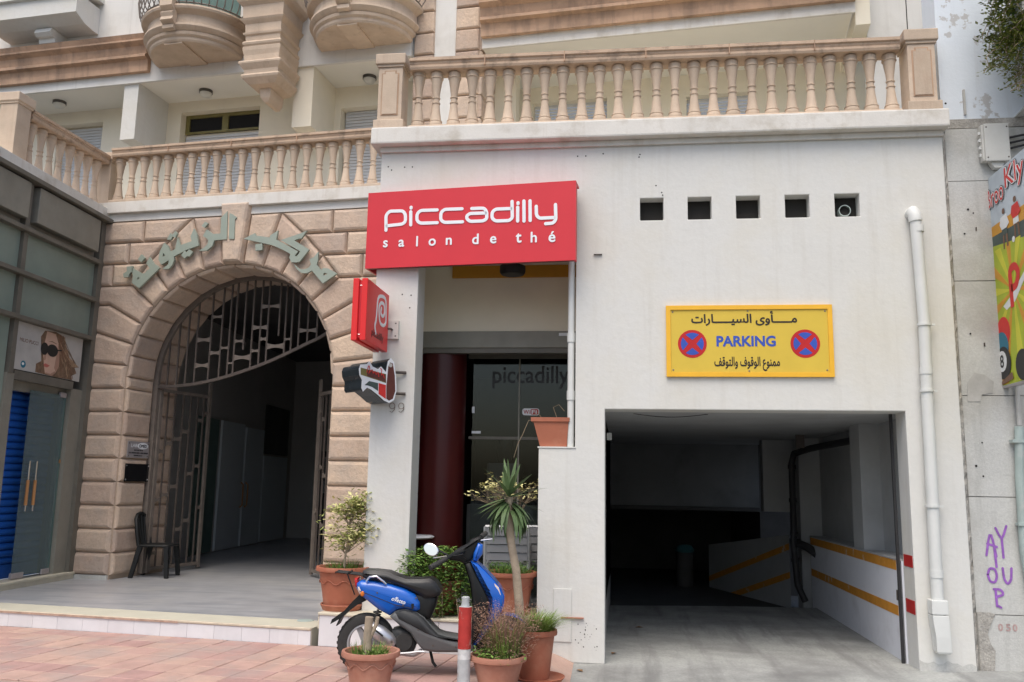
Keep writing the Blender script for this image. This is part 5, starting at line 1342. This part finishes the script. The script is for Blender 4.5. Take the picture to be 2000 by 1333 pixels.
# yucca with bent trunk
p = empty('yucca', (-.80, -.62, .10), 0, 'yucca with bent bare trunk and sword leaves in a pot by the scooter nose', 'potted plant')
round_pot(p, .17, .30, 'terracotta_pale', False)
tk = [(0.02, .0, .24), (.0, 0, .55), (-.035, .01, .85), (-.085, .02, 1.08), (-.115, .02, 1.32), (-.12, .02, 1.54)]
MB().tube(tk, [.046, .043, .040, .038, .040, .042], 12).build('trunk', 'stem_grey', p, smooth=True)
yl = MB()
for k in range(74):
    a = rng.uniform(0, 2 * math.pi); t = k / 74
    z0 = 1.40 + .17 * t; el = R(-86 + 175 * t ** 2.6 + rng.uniform(-10, 10)); l = rng.uniform(.30, .43)
    h = Vector((math.cos(a), math.sin(a), 0)); side = Vector((-math.sin(a), math.cos(a), 0)); vs = []
    pos = Vector((-.115, .02, z0)); e0 = max(el, R(-20))
    for s in range(6):
        f = s / 5; wd = .023 * (math.sin(math.pi * min(1, .18 + f * .82)) ** .8) + .001
        vs += [pos + side * wd, pos - side * wd + Vector((0, 0, 0)), pos + Vector((0, 0, -.006)) * (1 - f)]
        ee = e0 + (el - e0) * min(1, f * 1.6) - f * .25 * (1 if el < 1.0 else .1)
        pos = pos + (h * math.cos(ee) + Vector((0, 0, 1)) * math.sin(ee)) * l / 5
    yl.add(vs, [q for s in range(5) for q in ((3 * s, 3 * s + 2, 3 * s + 5, 3 * s + 3), (3 * s + 2, 3 * s + 1, 3 * s + 4, 3 * s + 5))])
yl.build('sword_leaves', 'leaf_yucca', p, norm=False, smooth=True)

# three pots standing on the pavement
p = empty('stump_pot', (-1.86, -1.93, .10), 0, 'pale terracotta pot with a sawn grey stem in front of the scooter', 'potted plant')
round_pot(p, .215, .30, 'terracotta_pale', False); curl_relief(p, .215, .30, 'terracotta_pale')
MB().tube([(-.03, 0, .22), (-.035, 0, .40), (-.025, 0, .56)], [.036, .034, .034], 10).build('stem', 'stem_grey', p, smooth=True)
MB().tube([(-.025, 0, .38), (.03, .02, .50), (.04, .02, .56)], [.022, .017, .015], 8).build('side_stem', 'stem_grey', p, smooth=True)
blades(190, rng, .15, .16, .09, .010, (-.02, 0, .23)).build('weeds', 'leaf_green', p, norm=False)
leafmesh([(rng.gauss(.08, .05), rng.gauss(-.05, .05), .25 + .05 * rng.random()) for _ in range(80)], .04, rng, .7).build('foliage', 'leaf_grass', p, norm=False)

p = empty('dry_grass_pot', (-.84, -1.72, .10), 0, 'pale terracotta pot with wispy reddish dry stems beside the bollard', 'potted plant')
round_pot(p, .215, .27, 'terracotta_pale', False)
blades(420, rng, .13, .56, .32, .0055, (.04, .04, .21), 5).build('dry_stems', 'dry_grass', p, norm=False)
dl = []
for _ in range(2000):
    a = rng.uniform(0, 6.3); r = .34 * math.sqrt(rng.random()); z = .26 + .40 * rng.random(); dl.append((.05 + r * math.cos(a) * (.5 + z * .8), .04 + r * math.sin(a) * .8, z))
leafmesh(dl, .032, rng, .22).build('dry_leaves', 'dry_grass', p, norm=False)
leafmesh([(rng.gauss(-.02, .09), rng.gauss(-.03, .08), .22 + .10 * rng.random()) for _ in range(420)], .036, rng, .6).build('foliage', 'leaf_green', p, norm=False)
blades(240, rng, .13, .38, .18, .009, (.05, 0, .21)).build('green_blades', 'leaf_grass', p, norm=False)

p = empty('tall_grass_pot', (-.58, -1.25, .09), 0, 'tall terracotta pot with bright green grass by the driveway edge', 'potted plant')
round_pot(p, .175, .42, 'terracotta', False)
MB().lathe([(0, 0), (.21, 0), (.235, .03), (.228, .032), (.20, .012), (0, .012)], 32).build('saucer', 'terracotta', p, smooth=True, loc=(.03, 0, 0))
blades(620, rng, .12, .26, .28, .0085, (0, 0, .36), 5, lean=(.07, -.02)).build('grass_blades', 'leaf_grass', p, norm=False)
blades(140, rng, .10, .20, .24, .0075, (0, 0, .36), 5).build('yellow_blades', 'leaf_creeper', p, norm=False)

# rectangular planter on the parapet
p = empty('window_box', (-.55, .12, 2.157), 0, 'rectangular terracotta planter with withered stems on the white parapet', 'planter')
MB().layers([([(-.13, -.075), (.15, -.075), (.15, .075), (-.13, .075)], .0), ([(-.20, -.10), (.17, -.10), (.17, .10), (-.20, .10)], .26), ([(-.225, -.115), (.18, -.115), (.18, .115), (-.225, .115)], .262), ([(-.228, -.118), (.182, -.118), (.182, .118), (-.228, .118)], .305), ([(-.20, -.10), (.165, -.10), (.165, .10), (-.20, .10)], .305), ([(-.19, -.09), (.16, -.09), (.16, .09), (-.19, .09)], .25)], lambda a, b, d: (a, b, d)).build('trough', 'terracotta', p)
wt = MB()
wt.tube([(-.18, -.08, .28), (-.25, -.12, .27), (-.31, -.13, .12), (-.36, -.13, .02), (-.40, -.12, -.12)], .003, 4)
wt.tube([(-.10, -.08, .28), (-.16, -.1, .36), (-.2, -.1, .33)], .003, 4)
wt.tube([(.05, 0, .28), (.0, 0, .42), (.06, 0, .45), (.12, .0, .38)], .003, 4); wt.build('withered_stems', 'stem_brown', p, norm=False)

# creeper hanging from the neighbour's balcony
p = empty('creeper', (4.24, -.42, 5.86), 0, 'yellow green creeper hanging from the balconies of the concrete building', 'climbing plant')
cr = MB(); lp = []
for k in range(190):
    x, z = rng.uniform(-.30, .75), rng.uniform(.30, 1.5); q = [Vector((x, rng.uniform(-.1, .15), z))]
    for s in range(5): q.append(q[-1] + Vector((rng.uniform(-.07, .035), rng.uniform(-.04, .03), rng.uniform(-.13, .03))))
    cr.tube([tuple(t) for t in q], .004, 4); lp += [t + Vector((rng.gauss(0, .03), rng.gauss(0, .03), rng.gauss(0, .03))) for t in q for _ in range(9)]
for k in range(26):
    q = [Vector((.20, 0, .22))]
    for s in range(6): q.append(q[-1] + Vector((rng.uniform(-.10, .02), rng.uniform(-.03, .03), rng.uniform(-.10, .05))))
    cr.tube([tuple(t) for t in q], .0045, 4); lp += [t + Vector((rng.gauss(0, .02), rng.gauss(0, .02), rng.gauss(0, .02))) for t in q for _ in range(3)]
cr.build('stems', 'stem_brown', p, norm=False)
leafmesh(lp, .045, rng, .5).build('foliage', 'leaf_creeper', p, norm=False)
leafmesh([(rng.uniform(-.25, .75), rng.uniform(0, .25), rng.uniform(.35, 1.4)) for _ in range(3200)], .05, rng, .6).build('foliage', 'leaf_dark', p, norm=False)

# fallen leaves on the drive
for k, (x, y, lab) in enumerate(((.33, 2.35, 'dead leaf lying just inside the garage'), (-.2, -.42, 'dead leaf lying on the pavement corner by the white wall'), (.1, .6, 'dead leaf lying near the garage threshold'))):
    m = MB(); m.add([(0, 0, .004), (.05, .03, .016), (.11, .0, .006), (.05, -.03, .014), (.05, 0, .004)], [(0, 1, 4), (1, 2, 4), (2, 3, 4), (3, 0, 4)])
    tag(m.build('fallen_leaf', 'dead_leaf', loc=(x, y, drz(x, y) + .003), rot=(0, 0, 2.2 * k), norm=False), lab, 'leaf', 'fallen leaves on the ground')

# ---------------------------------------------------------------- bollard
bo = empty('bollard', (-1.10, -1.86, .10), 0, 'chipped red and white striped bollard in front of the scooter', 'bollard')
MB().lathe([(.052, .0), (.052, .06)], 20).build('band_base', 'bollard_red', bo, smooth=True)
MB().lathe([(.053, .06), (.053, .25)], 20).build('band', 'bollard_grey', bo, smooth=True)
MB().lathe([(.053, .25), (.053, .33)], 20).build('band', 'bollard_white', bo, smooth=True)
MB().lathe([(.054, .33), (.054, .66)], 20).build('band', 'bollard_red', bo, smooth=True)
MB().lathe([(.054, .66), (.036, .662), (.030, .70), (.034, .735), (.02, .74), (0, .74)], 20).build('cap', 'bollard_grey', bo, smooth=True)
MB().lathe([(.14, .0), (.12, .012), (.05, .02), (.045, .02)], 24).build('foot', 'bollard_white', bo, smooth=True)

# ---------------------------------------------------------------- scooter
sc = empty('scooter', (-2.065, -1.36, .10), R(7), 'parked blue motor scooter with black seat in front of the pillar', 'scooter')
def puff(name, prof, w0, mat, parent=sc, yc=0.0, r1=.018, r2=.045, flat=.72):
    a = inset(prof, r1 * .35); b = inset(prof, r1); c = inset(prof, r2)
    rings = [(c, -w0), (b, -w0 * .93), (a, -w0 * .82), (prof, -w0 * flat), (prof, w0 * flat), (a, w0 * .82), (b, w0 * .93), (c, w0)]
    return MB().layers(rings, lambda s, z, d: (s, yc + d, z)).build(name, mat, parent, smooth=True, angle=60)
puff('body_panel', [(-0.09, 0.775), (-0.052, 0.801), (0.064, 0.794), (0.213, 0.769), (0.341, 0.732), (0.426, 0.69), (0.474, 0.626), (0.479, 0.562), (0.436, 0.541), (0.341, 0.567), (0.277, 0.557), (0.213, 0.504), (0.107, 0.557), (-0.01, 0.642), (-0.068, 0.69), (-0.09, 0.732)], .155, 'scooter_blue', r2=.05)
puff('seat', [(-0.047, 0.849), (-0.037, 0.884), (0.064, 0.884), (0.181, 0.873), (0.256, 0.844), (0.341, 0.817), (0.468, 0.817), (0.553, 0.826), (0.606, 0.796), (0.654, 0.727), (0.644, 0.684), (0.575, 0.663), (0.511, 0.658), (0.447, 0.695), (0.341, 0.743), (0.213, 0.785), (0.086, 0.802), (0.011, 0.805)], .145, 'seat_vinyl', r1=.015, r2=.035, flat=.8)
puff('under_seat', [(0.40, 0.70), (0.622, 0.668), (0.606, 0.583), (0.564, 0.48), (0.42, 0.50)], .12, 'plastic_black')
puff('side_skirt', [(0.213, 0.498), (0.256, 0.546), (0.341, 0.567), (0.447, 0.541), (0.511, 0.498), (0.575, 0.424), (0.638, 0.365), (0.723, 0.339), (0.84, 0.323), (0.946, 0.328), (0.962, 0.222), (0.84, 0.209), (0.617, 0.206), (0.511, 0.222), (0.452, 0.286), (0.394, 0.365), (0.298, 0.429)], .165, 'plastic_grey', r1=.014, r2=.03)
puff('skirt_top', [(0.256, 0.541), (0.341, 0.564), (0.447, 0.538), (0.511, 0.495), (0.575, 0.421), (0.638, 0.362), (0.723, 0.337), (0.84, 0.321), (0.84, 0.302), (0.681, 0.312), (0.532, 0.36), (0.405, 0.424), (0.288, 0.477)], .172, 'plastic_dark', r1=.008, r2=.016)
puff('leg_shield', [(0.851, 0.966), (0.909, 0.982), (0.952, 0.891), (1.031, 0.753), (1.074, 0.668), (1.074, 0.562), (1.042, 0.466), (0.978, 0.328), (0.936, 0.286), (0.931, 0.392), (0.936, 0.605), (0.909, 0.796), (0.877, 0.891)], .178, 'plastic_black', r1=.008, r2=.018, flat=.95)
puff('front_panel', [(0.909, 0.982), (0.968, 0.966), (1.031, 0.913), (1.117, 0.828), (1.18, 0.753), (1.212, 0.69), (1.207, 0.605), (1.17, 0.52), (1.095, 0.413), (1.0, 0.307), (0.946, 0.254), (0.952, 0.328), (1.042, 0.466), (1.079, 0.562), (1.079, 0.668), (1.031, 0.764), (0.952, 0.897)], .155, 'scooter_blue', r1=.015, r2=.03, flat=.85)
puff('steering_cover', [(0.69, 1.005), (0.776, 1.075), (0.883, 1.13), (0.904, 1.165), (0.975, 1.19), (0.998, 1.178), (0.962, 1.093), (0.915, 0.987), (0.851, 0.945), (0.815, 0.972), (0.723, 0.982)], .085, 'plastic_black', r1=.012, r2=.03)
puff('headlamp_cowl', [(0.925, 0.985), (0.93, 1.051), (0.965, 1.14), (1.01, 1.12), (1.01, 1.04), (0.96, 0.975)], .10, 'scooter_blue', r1=.012, r2=.03)
MB().tube([(.62, -.33, .965), (.74, -.22, 1.03), (.86, -.06, 1.07), (.93, .06, 1.12), (.98, .2, 1.17), (1.0, .30, 1.19)], .016, 8).build('handlebar', 'plastic_black', sc, smooth=True)
MB().tube([(.575, -.37, .94), (.70, -.26, 1.01)], .024, 10).build('grip', 'black_rubber', sc, smooth=True)
MB().tube([(.98, .2, 1.17), (1.02, .33, 1.20)], .024, 10).build('grip', 'black_rubber', sc, smooth=True)
MB().tube([(.95, .16, 1.14), (1.085, .2, 1.155)], .008, 6).build('brake_lever', 'chrome', sc, smooth=True)
MB().tube([(.70, -.24, 1.03), (.60, -.36, 1.02)], .007, 6).build('brake_lever', 'chrome', sc, smooth=True)
mr = empty('mirror', (.56, -.20, 1.08), 0, parent=sc); mr.rotation_euler = (R(-6), R(25), R(-14))
MB().lathe([(0, .0), (.045, .0), (.062, .008), (.066, .02), (.058, .03), (0, .035)], 24, fn=lambda x, y, z: (x * 1.15, z, y * .8)).build('shell', 'chrome', mr, smooth=True)
MB().lathe([(0, -.002), (.056, -.002)], 24, fn=lambda x, y, z: (x * 1.15, z, y * .8)).build('glass', 'mirror', mr)
MB().tube([(.61, -.19, 1.08), (.66, -.2, 1.06), (.72, -.2, 1.03)], .009, 6).build('mirror_stem', 'plastic_black', sc, smooth=True)
def wheel(x):
    wl = empty('wheel', (x, 0, .255), 0, parent=sc)
    fn = lambda a, b, c: (a, c, b)
    MB().lathe([(.165, -.05), (.20, -.058), (.235, -.05), (.253, -.025), (.257, 0), (.253, .025), (.235, .05), (.20, .058), (.165, .05), (.155, 0), (.165, -.05)], 40, fn=fn).build('tyre', 'black_rubber', wl, smooth=True)
    MB().lathe([(.165, -.048), (.150, -.05), (.145, -.03), (.15, .03), (.165, .048)], 32, fn=fn).build('rim', 'alloy', wl, smooth=True)
    MB().lathe([(0, -.04), (.045, -.04), (.05, .04), (0, .04)], 20, fn=fn).build('hub', 'alloy', wl, smooth=True)
    sp = MB().prism([(.04, -.03), (.04, .03), (.15, .018), (.15, -.018)], lambda a, b, d: (a, d, b), -.025, .025).build('spoke', 'alloy', wl)
    for k in range(1, 3): place_copy(sp, None, None, (0, 2 * math.pi * k / 3, 0))
    tb = MB().prism([(-.012, .0), (.012, .012), (.012, .026), (-.012, .014)], lambda a, b, d: (.238 + d * .02, b - .035, a), 0, 1).build('tread', 'black_rubber', wl)
    for k in range(1, 34): place_copy(tb, None, None, (0, 2 * math.pi * k / 34, 0))
wheel(0.0); wheel(1.22)
MB().tube([(1.08, 0, .80), (1.16, 0, .50), (1.22, -.07, .27)], .022, 8).build('fork', 'plastic_dark', sc, smooth=True)
MB().prism([(1.22 + .275 * math.cos(R(a)), .255 + .275 * math.sin(R(a))) for a in range(20, 161, 14)] + [(1.22 + .265 * math.cos(R(a)), .255 + .265 * math.sin(R(a))) for a in range(160, 19, -14)], lambda a, b, d: (a, d, b), -.06, .06).build('front_mudguard', 'scooter_blue', sc, smooth=True)
MB().tube([(.02, -.115, .405), (.05, -.118, .40), (.13, -.125, .36), (.21, -.12, .305), (.245, -.115, .28), (.26, -.11, .265)], [.045, .058, .066, .062, .045, .03], 16).build('muffler', 'silver', sc, smooth=True)
MB().tube([(.09, -.185, .40), (.17, -.19, .345)], .008, 6).build('muffler_slot', 'plastic_black', sc)
for s, z in ((.035, .405), (.225, .295)): MB().lathe([(0, 0), (.011, 0), (.009, .006), (0, .007)], 10).build('muffler_bolt', 'iron', sc, loc=(s + .02, -.176, z), rot=(R(90), 0, 0))
puff('engine', [(.23, .38), (.30, .40), (.42, .36), (.45, .27), (.42, .19), (.30, .19), (.25, .25)], .12, 'plastic_dark')
MB().lathe([(0, -.13), (.07, -.13), (.085, -.11), (.085, -.05)], 20, fn=lambda a, b, c: (.345 + a, c, .285 + b)).build('fan_cover', 'black_rubber', sc, smooth=True)
MB().tube([(.22, -.08, .28), (.32, -.09, .185), (.43, -.09, .175), (.50, -.1, .215)], .02, 8).build('exhaust_pipe', 'alloy', sc, smooth=True)
MB().tube([(.28, -.13, .19), (.40, -.14, .20), (.47, -.14, .212), (.53, -.14, .212)], .011, 6).build('kick_starter', 'alloy', sc, smooth=True)
puff('swing_arm', [(-.03, .28), (.0, .30), (.25, .33), (.27, .22), (.0, .22)], .06, 'alloy', yc=.11)
for k in range(6): MB().tube([(.10 - .008 * k + .035 * math.cos(a), -.09 + .035 * math.sin(a), .53 - .022 * k) for a in [2 * math.pi * i / 10 for i in range(11)]], .006, 5).build('spring_coil', 'plastic_black', sc)
MB().tube([(.105, -.09, .55), (.05, -.09, .38)], .012, 6).build('shock_absorber', 'iron', sc)
MB().prism([(-0.074, 0.668), (0.001, 0.626), (-0.084, 0.583), (-0.169, 0.52), (-0.244, 0.456), (-0.318, 0.413), (-0.305, 0.455), (-0.201, 0.53), (-0.127, 0.615)], lambda a, b, d: (a, d, b), -.055, .055).build('rear_mudguard', 'plastic_black', sc)
MB().prism([(-.26, .408), (-.233, .47), (-.155, .55), (-.145, .54), (-.222, .465), (-.25, .405)], lambda a, b, d: (a, d, b), -.09, .09).build('plate_holder', 'plastic_black', sc)
puff('tail_lamp', [(-0.122, 0.812), (-0.084, 0.817), (-0.079, 0.743), (-0.111, 0.731)], .09, 'lens_red', r1=.006, r2=.012)
puff('indicator', [(-0.085, 0.753), (-0.055, 0.762), (-0.01, 0.684), (-0.031, 0.663), (-0.074, 0.70)], .152, 'lens_clear', r1=.008, r2=.016)
MB().lathe([(0, 0), (.018, .0), (.012, .006), (0, .008)], 12, fn=lambda a, b, c: (-.03 + a, -.153 - c, .69 + b * 1.3)).build('indicator_bulb', 'lens_orange', sc)
for y in (-.07, .0, .07): MB().tube([(-.29, y, .862), (-.16, y, .85), (-.06, y, .84), (.02, y * 1.4, .80)], .007, 6).build('rack_bar', 'plastic_black', sc)
for s in (-.285, -.17): MB().tube([(s, -.085, .86), (s, .085, .86)], .008, 6).build('rack_bar', 'plastic_black', sc)
MB().tube([(-.185, -.07, .85), (-.111, -.07, .67)], .006, 6).build('rack_stay', 'plastic_black', sc)
MB().tube([(.0, -.15, .795), (.03, -.162, .835), (.09, -.165, .842), (.15, -.16, .80), (.175, -.152, .775)], .010, 8).build('grab_rail', 'chrome', sc, smooth=True)
MB().tube([(.57, -.05, .21), (.60, -.10, .12), (.63, -.11, .085)], .014, 6).build('stand', 'plastic_black', sc, smooth=True)
for k, (a0, a1) in enumerate((((.70, -.235, 1.02), (.90, -.10, .96)), ((.72, -.23, 1.03), (.93, -.05, .93)), ((.97, .18, 1.15), (.95, .06, .96)))):
    m_ = ((a0[0] + a1[0]) / 2 + .04, (a0[1] + a1[1]) / 2 - .02, (a0[2] + a1[2]) / 2 + .055 - .02 * k)
    MB().tube([a0, m_, a1], .0045, 6).build('cable', 'plastic_black', sc, smooth=True)
for s_, z_, y_ in ((.10, .70, .156), (.33, .60, .157), (.44, .66, .150), (.60, .27, .166), (.80, .26, .166), (.47, .40, .166), (1.10, .70, .150)):
    MB().lathe([(0, .003), (.006, .003), (.008, 0)], 10, fn=lambda a, b, c, s_=s_, z_=z_, y_=y_: (s_ + a, -y_ - c, z_ + b)).build('bolt', 'iron', sc)
MB().tube([(-.06, -.1535, .715), (.10, -.1565, .66), (.25, -.1565, .605), (.40, -.155, .575)], .0028, 5).build('panel_gap', 'plastic_black', sc)
MB().tube([(1.0, -.152, .83), (1.08, -.155, .74), (1.17, -.13, .66)], .003, 5).build('panel_gap', 'plastic_black', sc)
MB().prism([(1.12, .80), (1.16, .765), (1.18, .70), (1.15, .70)], lambda a, b, d: (a, d, b), -.152, -.10).build('front_indicator', 'lens_clear', sc)
o = text_mesh('badge', 'ovetto', 'sign_white', .125, .028, .02, .0008, .25); o.parent = sc; o.rotation_euler = (0, R(16), 0); o.location = (.225, -.1575, .640)
MB().prism([(.0, .01), (.008, .003), (.02, .0), (.008, -.003), (.0, -.012), (-.006, -.003), (-.018, .0), (-.006, .003)], lambda a, b, d: (.272 + a, d, .660 + b), -.158, -.1562).build('badge_star', 'sign_white', sc)
MB().prism([(.40, .615), (.425, .615), (.42, .565), (.405, .565)], lambda a, b, d: (a, d, b), -.1565, -.153).build('badge_mark', 'plastic_black', sc)

# ---------------------------------------------------------------- black plastic chair in the passage
ch = empty('plastic_chair', LW(.31, .60, .272), LROT + R(14), 'black plastic chair with open slatted back beside the arch jamb', 'chair')
ch.scale = (1.1, 1.1, 1.1)
# seat faces +x
def legs(name, top, bot, a=.028, b=.022):
    t, q = Vector(top), Vector(bot)
    MB().layers([([(t.x - a, t.y - a), (t.x + a, t.y - a), (t.x + a, t.y + a), (t.x - a, t.y + a)], t.z), ([(q.x - b, q.y - b), (q.x + b, q.y - b), (q.x + b, q.y + b), (q.x - b, q.y + b)], q.z)], lambda x, y, z: (x, y, z)).build(name, 'plastic_black', ch, bevel=.006)
for y in (-.2, .2):
    legs('leg', (.19, y * .95, .425), (.23, y * 1.1, 0), .032, .026); legs('leg', (-.17, y * .95, .425), (-.26, y * 1.1, 0), .032, .026)
MB().layers([(rrect(-.21, .23, -.22, .22, .06), .415), (rrect(-.22, .24, -.23, .23, .06), .43), (rrect(-.21, .23, -.22, .22, .06), .445), (rrect(-.18, .20, -.19, .19, .06), .437)], lambda x, y, z: (x, y, z)).build('seat', 'plastic_black', ch, smooth=True)
bk = [(-.19, -.205, .43), (-.225, -.21, .62), (-.26, -.18, .78), (-.275, -.10, .845), (-.28, 0, .86), (-.275, .10, .845), (-.26, .18, .78), (-.225, .21, .62), (-.19, .205, .43)]
MB().tube(bk, .027, 8).build('back_frame', 'plastic_black', ch, smooth=True)
for y in (-.085, 0, .085): MB().tube([(-.20, y * .7, .44), (-.24, y, .65), (-.272, y * 1.2, .845)], .018, 6).build('back_slat', 'plastic_black', ch, smooth=True)

# ---------------------------------------------------------------- cafe chairs and table behind the pots
def cafe_chair(loc, rz, label):
    c = empty('cafe_chair', loc, rz, label, 'chair', 'aluminium cafe chairs on the platform')
    for x in (-.24, .24):
        MB().tube([(x, .22, 0), (x, .20, .45), (x * 1.0, .255, .86)], .019, 4).build('rear_leg', 'aluminium', c)
        MB().tube([(x, -.22, 0), (x, -.22, .64), (x, -.18, .66), (x, .2, .66)], .019, 4).build('front_leg', 'aluminium', c)
    MB().tube([(-.24, .255, .86), (.24, .255, .86)], .019, 4).build('top_rail', 'aluminium', c)
    for k in range(4): box('back_slat', 'grey_slat', -.222, .222, .215 + .012 * k, .233 + .012 * k, .50 + .088 * k, .58 + .088 * k, c)
    for k in range(5): box('seat_slat', 'grey_slat', -.222, .222, -.21 + .083 * k, -.135 + .083 * k, .44, .455, c)
    return c
cafe_chair((-1.10, .82, .4325), R(184), 'aluminium cafe chair with grey slats behind the yucca trunk')
cafe_chair((-.70, 1.12, .4285), R(176), 'aluminium cafe chair half hidden behind the white parapet')
tb = empty('cafe_table', (-2.28, .85, .4325), 0, 'white round cafe table top peeking out behind the pillar', 'table')
MB().lathe([(0, .70), (.30, .70), (.32, .715), (.30, .73), (0, .73)], 30).build('top', 'sign_white', tb, smooth=True)
MB().lathe([(.20, 0), (.19, .02), (.03, .03), (.03, .70)], 16).build('pedestal', 'aluminium', tb, smooth=True)
